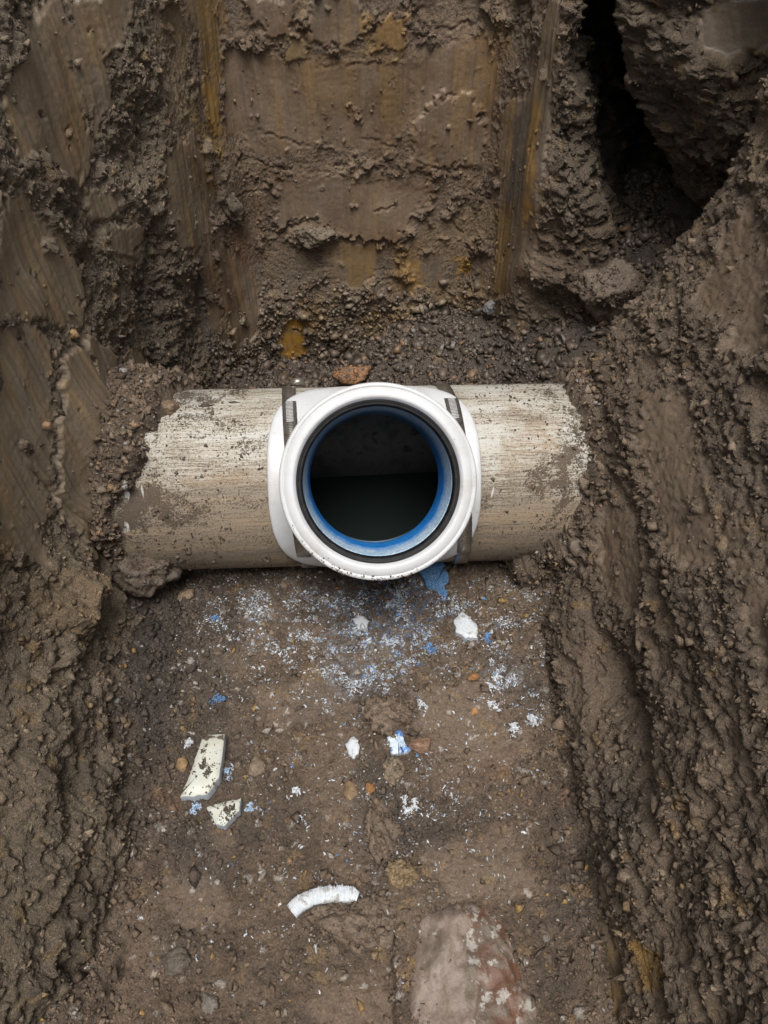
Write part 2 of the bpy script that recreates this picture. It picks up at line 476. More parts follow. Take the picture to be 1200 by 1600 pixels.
for s, pp, mm in SMEARS:
    pts = [on_wall(s, *p) for p in pp]
    sl_ = near(s, pts)
    sd = poly_sd(u[sl_], z[sl_], pts) + warp[sl_] + .6 * warpv[sl_]
    wd_ = .009 if s == 'R' else .0016 + (.007 if s == 'F' and mm > 2 else .012 if s == 'F' else .003) * sstep(-.1, .5, vnoise(u[sl_] * 32, z[sl_] * 32, int(abs(pp[0][0]) + 3)))
    if mm == 11 and s == 'F':
        zt = max(p_[1] for p_ in pts); zb_ = min(p_[1] for p_ in pts)
        k_ = np.clip((zt - z[sl_]) / (zt - zb_), 0, 1)
        wd_ = .0012 + .016 * (1 - k_) ** 2
        sd = sd + .009 * k_ * fbm(u[sl_] * 110, z[sl_] * 60, 19, 3)
        mm = 11 * k_ ** 1.5
    m = sstep(wd_, -wd_, sd) * (.85 if s == 'R' else 1)
    smear[sl_] = np.maximum(smear[sl_], m)
    lip = np.exp(-((sd + .002) / .003) ** 2) * (0.4 + 0.6 * vnoise(u[sl_] * 60, z[sl_] * 60, 5))
    proud[sl_] = np.maximum(proud[sl_], m * mm * .001 * {'R': .3, 'F': .7}.get(s, .9) + lip * (.0005 if s == 'L' else .0) * (s != 'R'))
# slashes and torn cracks: (section, from, to, depth mm, half width mm)
for s, p, q, dp, hw_ in (('L', (45, 728), (138, 835), 9, 2.2), ('L', (182, 765), (143, 852), 22, 6), ('L', (143, 848), (150, 960), 22, 6), ('L', (168, 880), (160, 950), 16, 7), ('L', (130, 800), (150, 775), 9, 5), ('L', (100, 390), (240, 410), 4, 2), ('L', (120, 250), (112, 400), 3, 1.5), ('F', (432, 366), (478, 346), 7, 2.2), ('F', (520, 366), (560, 382), 6, 2.2),
                         ('F', (580, 330), (625, 325), 5, 1.6), ('F', (430, 500), (640, 515), 4, 2.2), ('F', (480, 105), (620, 98), 2.5, 1.4), ('F', (350, 240), (460, 275), 3, 1.6), ('F', (480, 270), (640, 262), 3, 1.6),
                         ('F', (640, 250), (700, 270), 3, 1.6), ('R', (960, 1010), (1010, 1120), 8, 5), ('R', (900, 1290), (985, 1560), 6, 4), ('R', (1040, 980), (1180, 1350), 4, 3), ('R', (1000, 480), (1100, 640), 3, 3),
                         ('F', (350, 320), (420, 300), 4, 2), ('F', (560, 215), (640, 240), 3, 1.6), ('F', (690, 330), (720, 370), 5, 2.4), ('F', (390, 200), (500, 235), 3, 1.5), ('F', (640, 60), (760, 30), 4, 2.2), ('F', (400, 470), (540, 480), 5, 3),
                         ('L', (202, 1010), (216, 1150), 16, 6), ('L', (0, 1490), (75, 1340), 9, 4), ('L', (120, 1240), (195, 1090), 8, 4), ('L', (20, 1080), (110, 1010), 9, 4), ('L', (95, 1600), (150, 1440), 8, 4), ('L', (205, 440), (235, 600), 7, 4), ('L', (236, 350), (238, 420), 6, 3), ('L', (180, 560), (178, 700), 5, 2)):
    a, b_ = np.array(on_wall(s, *p)), np.array(on_wall(s, *q)); e = b_ - a; L = np.linalg.norm(e); e = e / L
    t = (u - a[0]) * e[0] + (z - a[1]) * e[1]; d = -(u - a[0]) * e[1] + (z - a[1]) * e[0] + .6 * warp * (1 if dp != 9 or s == 'F' else .15)
    taper = sstep(-.004, .25 * L, t) * sstep(L + .004, .75 * L, t) * (np.clip(.75 + .8 * vnoise(u * 90, z * 90, 17), 0, 1) if dp < 9 else 1)
    if s == 'F': dp = dp * .6
    dsp -= dp * .001 * taper * np.exp(-(d / (hw_ * .001)) ** 2)
    dsp += .35 * dp * .001 * taper * np.exp(-((d - 2.2 * hw_ * .001) / (hw_ * .0012)) ** 2)
# patches where the smear has been plucked away
pick = fbm(u * 38, z * 30, 91, 4, .6)
smear *= 1 - sstep(.52, .58, pick) * .9
smear = np.clip(smear, 0, 1)
# half-smooth ground on the far wall and on the right wall
soft = np.maximum(smear, isF * .88 * sstep(-.42, -.02, fbm(u * 20, z * 20, 12, 5, .6)) * sstep(.03, .12, z))
soft = np.maximum(soft, isR * .72 * sstep(-.1, .5, fbm(u * 8, z * 28, 14, 5, .6)))
rough_w = 1 - soft
ua = u * (1 - .12 * sstep(UN[20], UN[21], u))
g1, id1 = grains(ua, z, .046, 11)
g2, id2 = grains(ua, z, .019, 22)
g0, id0 = grains(ua + .4 * z, z, .085, 10)
bankm = np.clip(sstep(.26, .12, z) * (isL * sstep(UN[5], UN[4], u) + .35 * isR) + .12 * isR, 0, 1)
g3, id3 = grains(u, z, .0085, 33)
g4, id4 = grains(u, z, .0042, 44)
patch = sstep(-.35, .45, fbm(u * 16, z * 16, 8, 3))
lowR = 1 - .45 * isR
dr = (.0095 * lowR * (g1 - .5) * (.35 + .65 * patch) + .0062 * lowR * (g2 - .5) * (.4 + .6 * patch) + .0042 * (g3 - .5) + .0026 * (g4 - .5)
      + .006 * fbm(u * 12, z * 12, 3, 5, .55))
dr += .0022 * (g4 - .5) * isR + .0020 * (g3 - .5) * isR
dr *= 1 + 1.0 * isX + .1 * isL + .35 * bankm
dr += .011 * (g0 - .5) * bankm
st = fbm(u * 260, z * 9 + u * 6, 55, 3)                     # vertical scrape marks
sh = fbm(u * 10 + z * 30, z * 170, 56, 3)                   # scrape marks along the trench
sh2 = fbm(u * 5, z * 55 + u * 4, 57, 3)
dsm = proud + .0035 * fbm(u * 9, z * 6, 4, 3) + .0008 * st * (1 - isR) + .0016 * fbm(u * 80, z * 5, 59, 3) * (isF + .6 * isL) + .00035 * sh * (isR + .25 * isL) + .0004 * g4
dsp = dsp + rough_w * dr + soft * dsm + isR * (.0014 * (np.abs(fbm(u * 5 + z * 8, z * 42, 58, 4)) - .25) + .002 * sh2) * (1 - .75 * smear)
keep = sstep(.62, .66, z)
grit = rng.normal(size=dsp.shape).astype(np.float32)
dsp = dsp + grit * (.00012 + .00060 * rough_w + .0003 * (soft - smear).clip(0))
P = base + inward * dsp[..., None]
P[..., 2] += (rough_w * .0035 * vnoise(u * 130, z * 130, 61) + .003 * isX * g2) * (1 - keep)
tang = np.stack([tx, ty, np.zeros_like(tx)], -1); tang /= np.linalg.norm(tang, axis=2, keepdims=True) + 1e-12
P += tang * (rough_w * .003 * vnoise(u * 140 + 3, z * 140 + 8, 62))[..., None]
# colour
def lerp(a, b, t): return a + (b - a) * t[..., None]
colr = np.broadcast_to(CLAY, P.shape).astype(np.float32).copy()
tone = fbm(u * 7, z * 7, 101, 4)
colr = lerp(colr, np.broadcast_to(TAN, P.shape), .45 * sstep(.0, .8, tone) * rough_w)
colr = lerp(colr, np.broadcast_to(BROWN * .85, P.shape), .7 * sstep(.1, .8, -tone))
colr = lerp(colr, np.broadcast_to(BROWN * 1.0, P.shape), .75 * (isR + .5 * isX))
bl = fbm(u * 16, z * 20, 113, 5, .6)
colr *= (1 + .30 * bl * isF + .16 * bl * (1 - isF))[..., None]
bl2 = fbm(u * 10 + 4, z * 13, 115, 5, .6)
colr = lerp(colr, np.broadcast_to(C(.105, .072, .045), P.shape), .85 * isF * sstep(.02, .4, bl2))
colr = lerp(colr, np.broadcast_to(TAN * 1.05, P.shape), .5 * isF * sstep(.2, .6, -bl2))
vst = fbm(u * 55, z * 4, 111, 4)
colr = lerp(colr, np.broadcast_to(OCHRE2, P.shape), (.55 * isF + .30 * isL) * sstep(.15, .8, vst) * soft)
colr = lerp(colr, np.broadcast_to(GREY, P.shape), (.6 * isF + .5 * isL) * sstep(.15, .8, -vst) * soft)
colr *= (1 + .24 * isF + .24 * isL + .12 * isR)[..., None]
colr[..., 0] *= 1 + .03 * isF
for s, pp, c, k, mm in STAINS_AND_SHADE:
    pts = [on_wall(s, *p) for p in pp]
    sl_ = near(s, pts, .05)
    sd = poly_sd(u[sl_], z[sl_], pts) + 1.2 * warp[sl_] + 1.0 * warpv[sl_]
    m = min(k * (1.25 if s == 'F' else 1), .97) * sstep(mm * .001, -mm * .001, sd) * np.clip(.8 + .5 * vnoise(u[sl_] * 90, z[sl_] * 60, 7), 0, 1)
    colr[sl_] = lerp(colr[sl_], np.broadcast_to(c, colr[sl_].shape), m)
lum = (.72 + .30 * id2 + .34 * id3 * .8 + .22 * (id4 - .5)) * rough_w + (1 + (.14 * st + .08 * fbm(u * 120, z * 7, 60, 3)) * sstep(-.4, .5, fbm(u * 15, z * 15, 64, 3)) + .06 * (id4 - .5) + .10 * fbm(u * 30, z * 30, 65, 4)) * soft
colr *= lum[..., None]
oc = sstep(.93, .97, id3) * rough_w
colr = lerp(colr, np.broadcast_to(OCHRE2, P.shape), .5 * oc)
colr *= (1 + smear * (.06 * isL - .08 * isF))[..., None]
rough_a = np.clip(1 - .9 * smear - .35 * (soft - smear), 0, 1)
WALL_P, WALL_N, WALL_C, WALL_R = P, grid_normals(P), colr, rough_w
WALL_N = WALL_N * np.sign((WALL_N * inward).sum(-1, keepdims=True) + 1e-9)
cuts = [0, int(np.searchsorted(ug, UN[8] + .02)), int(np.searchsorted(ug, UN[14])), len(ug) - 1]
nv = len(zg)
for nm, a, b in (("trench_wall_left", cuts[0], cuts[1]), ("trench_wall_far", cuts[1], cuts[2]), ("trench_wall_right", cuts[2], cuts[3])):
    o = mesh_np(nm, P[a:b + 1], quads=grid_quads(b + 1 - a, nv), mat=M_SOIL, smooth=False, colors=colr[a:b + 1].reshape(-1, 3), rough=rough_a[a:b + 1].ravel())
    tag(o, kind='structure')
# ground around the trench
ring = []
top = P[:, -1, :]
cen = np.array([0, -.5, 0])
for k, dz in ((1, 0), (1.08, .02), (1.35, .03), (2.2, .02), (6, 0), (60, 0)):
    q = cen + (top - cen) * k; q[:, 2] = .88 + dz; ring.append(q)
G = np.stack(ring, 1)
o = mesh_np("ground", G, quads=grid_quads(G.shape[0], G.shape[1]), mat=M_SOIL, colors=np.broadcast_to(BROWN, (G.shape[0] * G.shape[1], 3)), rough=np.ones(G.shape[0] * G.shape[1]))
tag(o, kind='structure')

# ------------------------------------------------------------------ pipe frame
P0 = Vector((-.0155, 0, .10))
ex = Vector((1, .055, -.022)).normalized()
ez = Vector((0, -math.cos(R(43.3)), math.sin(R(43.3)))); ez = (ez - ez.dot(ex) * ex).normalized()
ey = ez.cross(ex)
PM = Matrix(((ex.x, ey.x, ez.x, P0.x), (ex.y, ey.y, ez.y, P0.y), (ex.z, ey.z, ez.z, P0.z), (0, 0, 0, 1)))
PR = .1065
def pipe_yz(x):
    return .055 * (x + .0155), .10 - .022 * (x + .0155)

# ------------------------------------------------------------------ trench floor
xg = axis([(-.46, -.335, .012), (-.335, .275, .0016), (.275, .56, .005)])
yg = axis([(-1.8, -.66, .03), (-.66, -.06, .0015), (-.06, .18, .004), (.18, .45, .0022), (.45, .62, .01)])
x, y = np.meshgrid(xg, yg, indexing='ij')
h = np.zeros_like(x)
h += .006 * fbm(x * 6, y * 6, 201, 4)
h -= .022 * np.exp(-(y / .07) ** 2) * sstep(.24, .2, x)                    # worked out under the pipe
h += sstep(.20, .43, y) * (-.055 + .105 * sstep(-.11, .10, x) + .05 * sstep(-.19, -.27, x))              # spoil against the far end
h += .10 * sstep(.22, .36, x) * sstep(.10, .24, y) + .03 * sstep(.12, .24, x) * sstep(.12, .3, y)
h += .05 * sstep(.17, .26, x) * sstep(-.28, .02, y) + .03 * sstep(.17, .23, x) * sstep(-.7, -.2, y)
h += .045 * sstep(-.225, -.29, x) * sstep(-.12, -.24, y) + .05 * sstep(-.26, -.32, x) * sstep(.0, .15, y)
h += .050 * np.exp(-((x + .295) / .035) ** 2 - ((y + .125) / .035) ** 2)
def fp(px, py): return at_floor(px, py)[:2]
for px, py, wx, wy, a in ((605, 1112, .020, .014, .010), (300, 1390, .05, .03, -.004), (560, 1395, .03, .02, .004), (700, 1440, .07, .03, .006),
                          (220, 1110, .03, .06, .010), (885, 930, .03, .03, .010), (850, 1330, .015, .05, -.006), (905, 1420, .02, .05, .010),
                          (330, 1330, .07, .02, .003), (420, 1480, .05, .04, .003), (880, 1120, .02, .10, -.006), (225, 1010, .03, .03, .006)):
    q = fp(px, py); h += a * np.exp(-((x - q[0]) / wx) ** 2 - ((y - q[1]) / wy) ** 2)
q0, q1 = fp(712, 1440), fp(742, 1610); e_ = (q1 - q0) / np.linalg.norm(q1 - q0)
s_ = np.clip((x - q0[0]) * e_[0] + (y - q0[1]) * e_[1], 0, .4); dd_ = np.hypot(x - q0[0] - s_ * e_[0], y - q0[1] - s_ * e_[1])
h += .006 * np.exp(-((dd_ - .055) / .022) ** 2) * (1 + .7 * fbm(x * 30, y * 30, 218, 3))      # soil pushed up round the buried pipe
# scraped ledges running along the trench
def ledge(p, q, hgt, w, soft_=.0025):
    global h
    a = fp(*p); b = fp(*q); e = b - a; L = np.linalg.norm(e); e /= L; nrm2 = np.array([-e[1], e[0]])
    s = (x - a[0]) * e[0] + (y - a[1]) * e[1]; t = (x - a[0]) * nrm2[0] + (y - a[1]) * nrm2[1] + .004 * fbm(x * 50, y * 50, 215, 3)
    m = sstep(-.02, .01, s) * sstep(L + .02, L - .01, s)
    h += 1.6 * hgt * m * sstep(-soft_, soft_, t) * np.exp(-np.clip(t, 0, None) / w)
ledge((612, 1640), (612, 1470), -.010, .02)
ledge((640, 1360), (600, 1180), .005, .03)
ledge((842, 1010), (826, 915), .010, .03)
ledge((870, 1250), (850, 1010), .009, .04)
ledge((960, 1600), (870, 1290), .012, .03)
ledge((985, 1600), (900, 1290), -.010, .03)
ledge((600, 1345), (360, 1365), -.006, .03)
ledge((480, 1560), (600, 1545), .006, .03)
ledge((150, 1600), (205, 1480), .008, .03)
smf = sstep(.12, .5, fbm(x * 11, y * 8, 221, 4)) * .5
for pts in ([(255, 1370), (360, 1375), (345, 1440), (290, 1450), (250, 1420)], [(490, 1540), (610, 1510), (610, 1610), (470, 1610)], [(650, 1330), (800, 1290), (840, 1400), (700, 1420)],
            [(400, 1080), (520, 1060), (560, 1120), (430, 1140)], [(640, 1080), (780, 1060), (800, 1200), (660, 1180)]):
    sd = poly_sd(x, y, [tuple(fp(*p)) for p in pts]) + .010 * fbm(x * 40, y * 40, 222, 3)
    smf = np.maximum(smf, .85 * sstep(.006, -.006, sd))
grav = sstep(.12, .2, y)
smf *= 1 - grav
G1, d1 = grains(x, y, .034, 311); G2, d2 = grains(x, y, .015, 322); G3, d3 = grains(x, y, .0068, 333); G4, d4 = grains(x, y, .0036, 344)
edge = np.clip(sstep(.13, .2, x) + sstep(-.16, -.24, x), 0, 1)
pat = sstep(-.5, .4, fbm(x * 14, y * 14, 231, 3))
amp = (.68 + .5 * edge + .4 * grav) * (.5 + .5 * pat)
hr = .0090 * (G1 - .5) * amp + .0072 * (G2 - .5) * amp + .0042 * (G3 - .5) * (.5 + .5 * pat) + .0026 * (G4 - .5)
crk = fbm(x * 25, y * 25, 241, 4)
hs_ = .0026 * fbm(x * 20, y * 20, 242, 5) + .0016 * (G3 - .5) + .0015 * (G4 - .5) - .0035 * np.exp(-(crk / .025) ** 2)
h += hr * (1 - smf) + hs_ * smf + rng.normal(size=h.shape) * (.00022 + .00038 * (1 - smf))
FP = np.stack([x + (1 - smf) * .002 * vnoise(x * 150, y * 150, 251), y + (1 - smf) * .002 * vnoise(x * 150 + 5, y * 150 + 9, 252), h], -1)
cf = np.broadcast_to(BROWN, FP.shape).astype(np.float32).copy()
tn = fbm(x * 9, y * 9, 261, 4)
cf = lerp(cf, np.broadcast_to(C(.165, .128, .094), FP.shape), .7 * sstep(.0, .7, tn))
cf = lerp(cf, np.broadcast_to(DARK * 1.3, FP.shape), .6 * sstep(.1, .8, -tn))
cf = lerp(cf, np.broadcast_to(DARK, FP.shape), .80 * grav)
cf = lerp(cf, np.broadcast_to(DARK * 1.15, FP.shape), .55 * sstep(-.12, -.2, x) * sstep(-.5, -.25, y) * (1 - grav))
cf = lerp(cf, np.broadcast_to(OCHRE2, FP.shape), .3 * sstep(.97, .985, d2) + .25 * sstep(.95, .975, d3))
cf = lerp(cf, np.broadcast_to(RED, FP.shape), .3 * sstep(.97, .985, d1) * (1 - smf))
cf = lerp(cf, np.broadcast_to(C(.42, .40, .37), FP.shape), .5 * sstep(.978, .984, d4) * (1 - grav))
for pp, c_, k_ in (([(560, 905), (660, 900), (690, 960), (640, 1010), (600, 1000), (540, 960)], C(.10, .16, .27), .75), ([(470, 930), (560, 910), (600, 1010), (520, 1010)], C(.17, .19, .22), .6),
                   ([(500, 1000), (640, 990), (640, 1080), (520, 1100)], C(.19, .20, .22), .55), ([(380, 920), (480, 920), (470, 980), (390, 980)], C(.19, .19, .20), .4), ([(740, 1030), (830, 1040), (810, 1080), (760, 1075)], C(.28, .29, .30), .5),
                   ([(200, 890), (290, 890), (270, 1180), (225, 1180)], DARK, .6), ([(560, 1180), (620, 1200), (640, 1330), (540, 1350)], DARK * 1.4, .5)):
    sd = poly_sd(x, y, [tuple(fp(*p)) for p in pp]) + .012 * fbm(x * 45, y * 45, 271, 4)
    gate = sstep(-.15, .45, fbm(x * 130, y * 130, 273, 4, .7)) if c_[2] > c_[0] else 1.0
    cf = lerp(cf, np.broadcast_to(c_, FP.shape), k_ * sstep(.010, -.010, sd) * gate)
cf *= C(1.13, 1.11, 1.10)
cf *= ((.74 + .26 * d2 + .34 * d3 * .8 + .2 * (d4 - .5)) * (1 - smf) + (.98 + .16 * (d4 - .5)) * smf)[..., None]
rf = np.clip(1 - .45 * smf - .25 * grav, 0, 1)
FLOOR_N = grid_normals(FP)
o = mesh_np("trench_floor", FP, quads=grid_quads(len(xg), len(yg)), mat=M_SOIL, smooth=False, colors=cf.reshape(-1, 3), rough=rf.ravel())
tag(o, kind='structure')
def floor_z(px, py):
    i = np.clip(np.searchsorted(xg, px), 0, len(xg) - 1); j = np.clip(np.searchsorted(yg, py), 0, len(yg) - 1)
    return h[i, j]
def ground_at(px, py):
    q = at_floor(px, py)
    for _ in range(4):
        q = at_floor(px, py, float(floor_z(q[0], q[1])))
    return q

# ------------------------------------------------------------------ main pipe
def wall_arc(x0, x1, nx, t0, t1, nt, r):
    xs = np.linspace(x0, x1, nx); ts = np.linspace(t0, t1, nt)
    X, T = np.meshgrid(xs, ts, indexing='ij')
    return X, T, np.stack([X, r * np.sin(T), r * np.cos(T)], -1)

m, nt, b = mat_new("aged_pipe_plastic")
tc = N(nt, "ShaderNodeTexCoord"); sep = N(nt, "ShaderNodeSeparateXYZ"); nt.links.new(tc.outputs["Object"], sep.inputs[0])
mp = N(nt, "ShaderNodeMapping"); mp.inputs["Scale"].default_value = (4.0, 85, 85); nt.links.new(tc.outputs["Object"], mp.inputs[0])
streak = noise_node(nt, mp.outputs[0], 9, 7, .75, .8)
mp2 = N(nt, "ShaderNodeMapping"); mp2.inputs["Scale"].default_value = (1, 9, 9); nt.links.new(tc.outputs["Object"], mp2.inputs[0])
band = noise_node(nt, mp2.outputs[0], 6, 4, .6)
blot = noise_node(nt, tc.outputs["Object"], 17, 7, .68, .4)
fine = noise_node(nt, tc.outputs["Object"], 260, 5, .75)
patchm = noise_node(nt, tc.outputs["Object"], 11, 5, .6, .5)
speck = noise_node(nt, tc.outputs["Object"], 520, 4, .75)
cream = mix(nt, ramp(nt, band, [(.35, (0, 0, 0)), (.65, (1, 1, 1))]), (.50, .49, .45), (.43, .395, .325))
def add3(a, ka, b_, kb, c, kc):
    return mathn(nt, 'ADD', mathn(nt, 'MULTIPLY', a, ka), mathn(nt, 'ADD', mathn(nt, 'MULTIPLY', b_, kb), mathn(nt, 'MULTIPLY', c, kc)))
# brown film wiped along the pipe, in patches
low = N(nt, "ShaderNodeMapRange"); nt.links.new(sep.outputs["Y"], low.inputs[0])
low.inputs[1].default_value = .05; low.inputs[2].default_value = -.07; low.inputs[3].default_value = 0; low.inputs[4].default_value = .20
film = mathn(nt, 'ADD', add3(streak, .42, patchm, .46, fine, .22), low.outputs[0])
c1 = mix(nt, ramp(nt, film, [(.53, (0, 0, 0)), (.64, (.9, .9, .9))]), cream, mix(nt, ramp(nt, band, [(.4, (0, 0, 0)), (.6, (1, 1, 1))]), (.29, .215, .135), (.225, .185, .14)))
c2 = mix(nt, ramp(nt, add3(streak, .5, band, .15, speck, .40), [(.535, (0, 0, 0)), (.585, (.9, .9, .9))]), c1, (.14, .105, .075))
ends = N(nt, "ShaderNodeMapRange"); nt.links.new(mathn(nt, 'ABSOLUTE', sep.outputs["X"]), ends.inputs[0])
ends.inputs[1].default_value = .12; ends.inputs[2].default_value = .27; ends.inputs[3].default_value = 0; ends.inputs[4].default_value = .09
mudm = mathn(nt, 'ADD', add3(blot, .62, fine, .26, speck, .16), ends.outputs[0])
mudf = ramp(nt, mudm, [(.592, (0, 0, 0)), (.625, (1, 1, 1))])
c4 = mix(nt, mudf, c2, (.11, .082, .06))
c4 = mix(nt, ramp(nt, speck, [(.66, (0, 0, 0)), (.70, (.8, .8, .8))]), c4, (.08, .06, .045))
mp3 = N(nt, "ShaderNodeMapping"); mp3.inputs["Scale"].default_value = (40, 9, 9); nt.links.new(tc.outputs["Object"], mp3.inputs[0])
sc = noise_node(nt, mp3.outputs[0], 1.6, 2, .5)
c5 = mix(nt, ramp(nt, sc, [(.71, (0, 0, 0)), (.73, (.8, .8, .8))]), c4, (.66, .66, .65))
nt.links.new(c5, b.inputs["Base Color"]); b.inputs["Roughness"].default_value = .68; b.inputs["Specular IOR Level"].default_value = .3
bp = N(nt, "ShaderNodeBump"); bp.inputs["Distance"].default_value = .0032; bp.inputs["Strength"].default_value = .6
nt.links.new(mathn(nt, 'ADD', mathn(nt, 'MULTIPLY', mudf, .8), mathn(nt, 'ADD', mathn(nt, 'MULTIPLY', streak, .35), mathn(nt, 'MULTIPLY', fine, .5))), bp.inputs["Height"])
nt.links.new(bp.outputs[0], b.inputs["Normal"])
M_PIPE = m
m, nt, b = mat_new("pipe_inside")
tc = N(nt, "ShaderNodeTexCoord")
nz = noise_node(nt, tc.outputs["Object"], 45, 5, .65)
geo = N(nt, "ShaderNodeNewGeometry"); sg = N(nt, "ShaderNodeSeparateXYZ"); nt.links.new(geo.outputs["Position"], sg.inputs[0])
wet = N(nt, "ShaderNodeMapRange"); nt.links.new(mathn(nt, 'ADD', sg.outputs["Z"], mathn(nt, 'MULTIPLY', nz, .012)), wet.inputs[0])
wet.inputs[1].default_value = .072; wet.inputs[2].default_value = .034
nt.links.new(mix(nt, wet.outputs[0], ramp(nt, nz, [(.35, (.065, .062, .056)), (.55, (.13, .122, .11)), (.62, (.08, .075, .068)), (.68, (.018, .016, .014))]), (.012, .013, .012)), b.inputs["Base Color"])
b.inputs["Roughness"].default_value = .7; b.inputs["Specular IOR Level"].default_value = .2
M_INSIDE = m

HOLE = .0708
root = empty("sewer_pipe", PM)
tag(root, "weathered cream plastic main pipe lying across the trench, streaked with mud", "pipe")
def holed(r, name, mat, flip):
    X, T, V = wall_arc(-.5, .5, 241, -math.pi, math.pi, 145, r)
    q = grid_quads(241, 145, flip)
    Vf = V.reshape(-1, 3)
    cin = (np.hypot(Vf[:, 0], Vf[:, 1]) < HOLE) & (Vf[:, 2] > 0)
    q = q[~cin[q].any(1)]
    return mesh_np(name, Vf, quads=q, mat=mat, parent=root)
holed(PR, "outer_wall", M_PIPE, False)
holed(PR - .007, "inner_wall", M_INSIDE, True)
# cut edge of the hole
ang = np.linspace(0, 2 * math.pi, 129)
def on_cyl(r_h, r_p):
    X = r_h * np.cos(ang); Y = r_h * np.sin(ang); return np.stack([X, Y, np.sqrt(r_p * r_p - Y * Y)], -1)
E = np.stack([on_cyl(HOLE + .006, PR - .0004), on_cyl(HOLE, PR - .0004), on_cyl(HOLE, PR - .0068), on_cyl(HOLE + .006, PR - .0068)], 1)
m, nt, b = mat_new("cut_plastic"); b.inputs["Base Color"].default_value = (.10, .13, .17, 1); b.inputs["Roughness"].default_value = .6
M_CUT = m
mesh_np("cut_rim", E, quads=grid_quads(129, 4), mat=M_CUT, parent=root)

m, nt, b = mat_new("still_water")
b.inputs["Base Color"].default_value = (.012, .016, .015, 1); b.inputs["Roughness"].default_value = .12; b.inputs["IOR"].default_value = 1.33
M_WATER = m
wz = .10 - .070
hw = math.sqrt((PR - .007) ** 2 - .070 ** 2)
W = []
for xx in np.linspace(-.6, .6, 61):
    cy, cz = pipe_yz(xx)
    for t in np.linspace(-1, 1, 9):
        W.append((xx, cy + t * (hw + .003), wz + .0002 * math.sin(9 * xx + 3 * t)))
o = mesh_np("pipe_water", W, quads=grid_quads(61, 9), mat=M_WATER); tag(o, kind='structure')

# ------------------------------------------------------------------ saddle fitting
m, nt, b = mat_new("white_fitting_plastic")
tc = N(nt, "ShaderNodeTexCoord")
n1 = noise_node(nt, tc.outputs["Object"], 30, 6, .65); n2 = noise_node(nt, tc.outputs["Object"], 240, 4, .7)
c1 = mix(nt, ramp(nt, n1, [(.40, (0, 0, 0)), (.72, (.6, .6, .6))]), (.565, .575, .59), (.45, .45, .45))
sp = mathn(nt, 'ADD', mathn(nt, 'MULTIPLY', n1, .5), mathn(nt, 'MULTIPLY', n2, .5))
c2 = mix(nt, ramp(nt, sp, [(.625, (0, 0, 0)), (.66, (.75, .75, .75))]), c1, (.36, .31, .26))
n3 = noise_node(nt, tc.outputs["Object"], 14, 5, .6, 1.2)
smudge = mathn(nt, 'MULTIPLY', ramp(nt, n3, [(.50, (0, 0, 0)), (.66, (1, 1, 1))]), ramp(nt, n2, [(.35, (.15, .15, .15)), (.65, (.6, .6, .6))]))
c2 = mix(nt, smudge, c2, (.40, .365, .32))
nt.links.new(c2, b.inputs["Base Color"]); nt.links.new(ramp(nt, n1, [(.35, (.30, .30, .30)), (.65, (.5, .5, .5))]), b.inputs["Roughness"])
bp = N(nt, "ShaderNodeBump"); bp.inputs["Distance"].default_value = .0006; bp.inputs["Strength"].default_value = .25
nt.links.new(n2, bp.inputs["Height"]); nt.links.new(bp.outputs[0], b.inputs["Normal"])
M_WHITE = m
m, nt, b = mat_new("black_rubber")
tc = N(nt, "ShaderNodeTexCoord"); n1 = noise_node(nt, tc.outputs["Object"], 120, 4, .7)
nt.links.new(ramp(nt, n1, [(.4, (.007, .007, .008)), (.75, (.022, .021, .02))]), b.inputs["Base Color"]); b.inputs["Roughness"].default_value = .6; b.inputs["Specular IOR Level"].default_value = .25
M_RUBBER = m
m, nt, b = mat_new("blue_primed_bore")
tc = N(nt, "ShaderNodeTexCoord"); sep = N(nt, "ShaderNodeSeparateXYZ"); nt.links.new(tc.outputs["Object"], sep.inputs[0])
n1 = noise_node(nt, tc.outputs["Object"], 60, 6, .7); n2 = noise_node(nt, tc.outputs["Object"], 420, 3, .7)
dz_ = N(nt, "ShaderNodeMapRange"); nt.links.new(mathn(nt, 'ADD', sep.outputs["Z"], mathn(nt, 'MULTIPLY', mathn(nt, 'SUBTRACT', n1, .5), .022)), dz_.inputs[0])
dz_.inputs[1].default_value = .150; dz_.inputs[2].default_value = .128
blu = ramp(nt, mathn(nt, 'ADD', mathn(nt, 'MULTIPLY', n2, .6), mathn(nt, 'MULTIPLY', n1, .4)), [(.38, (.012, .17, .56)), (.55, (.02, .27, .74)), (.66, (.30, .55, .80))])
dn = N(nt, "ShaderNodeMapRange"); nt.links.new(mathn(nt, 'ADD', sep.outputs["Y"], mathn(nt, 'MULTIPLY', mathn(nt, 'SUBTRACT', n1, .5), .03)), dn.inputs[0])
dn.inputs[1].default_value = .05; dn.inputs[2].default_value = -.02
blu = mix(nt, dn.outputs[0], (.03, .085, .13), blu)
frost = ramp(nt, mathn(nt, 'ADD', mathn(nt, 'MULTIPLY', n2, .7), mathn(nt, 'MULTIPLY', n1, .3)), [(.45, (.30, .50, .70)), (.58, (.72, .78, .82))])
nt.links.new(mix(nt, dz_.outputs[0], mix(nt, dn.outputs[0], (.30, .35, .39), frost), blu), b.inputs["Base Color"]); b.inputs["Roughness"].default_value = .35
M_BORE = m
m, nt, b = mat_new("stainless_band")
tc = N(nt, "ShaderNodeTexCoord"); n1 = noise_node(nt, tc.outputs["Object"], 90, 5, .7)
b.inputs["Metallic"].default_value = .85
nt.links.new(ramp(nt, n1, [(.45, (.46, .43, .39)), (.7, (.20, .16, .12))]), b.inputs["Base Color"])
nt.links.new(ramp(nt, n1, [(.3, (.22, .22, .22)), (.7, (.42, .42, .42))]), b.inputs["Roughness"])
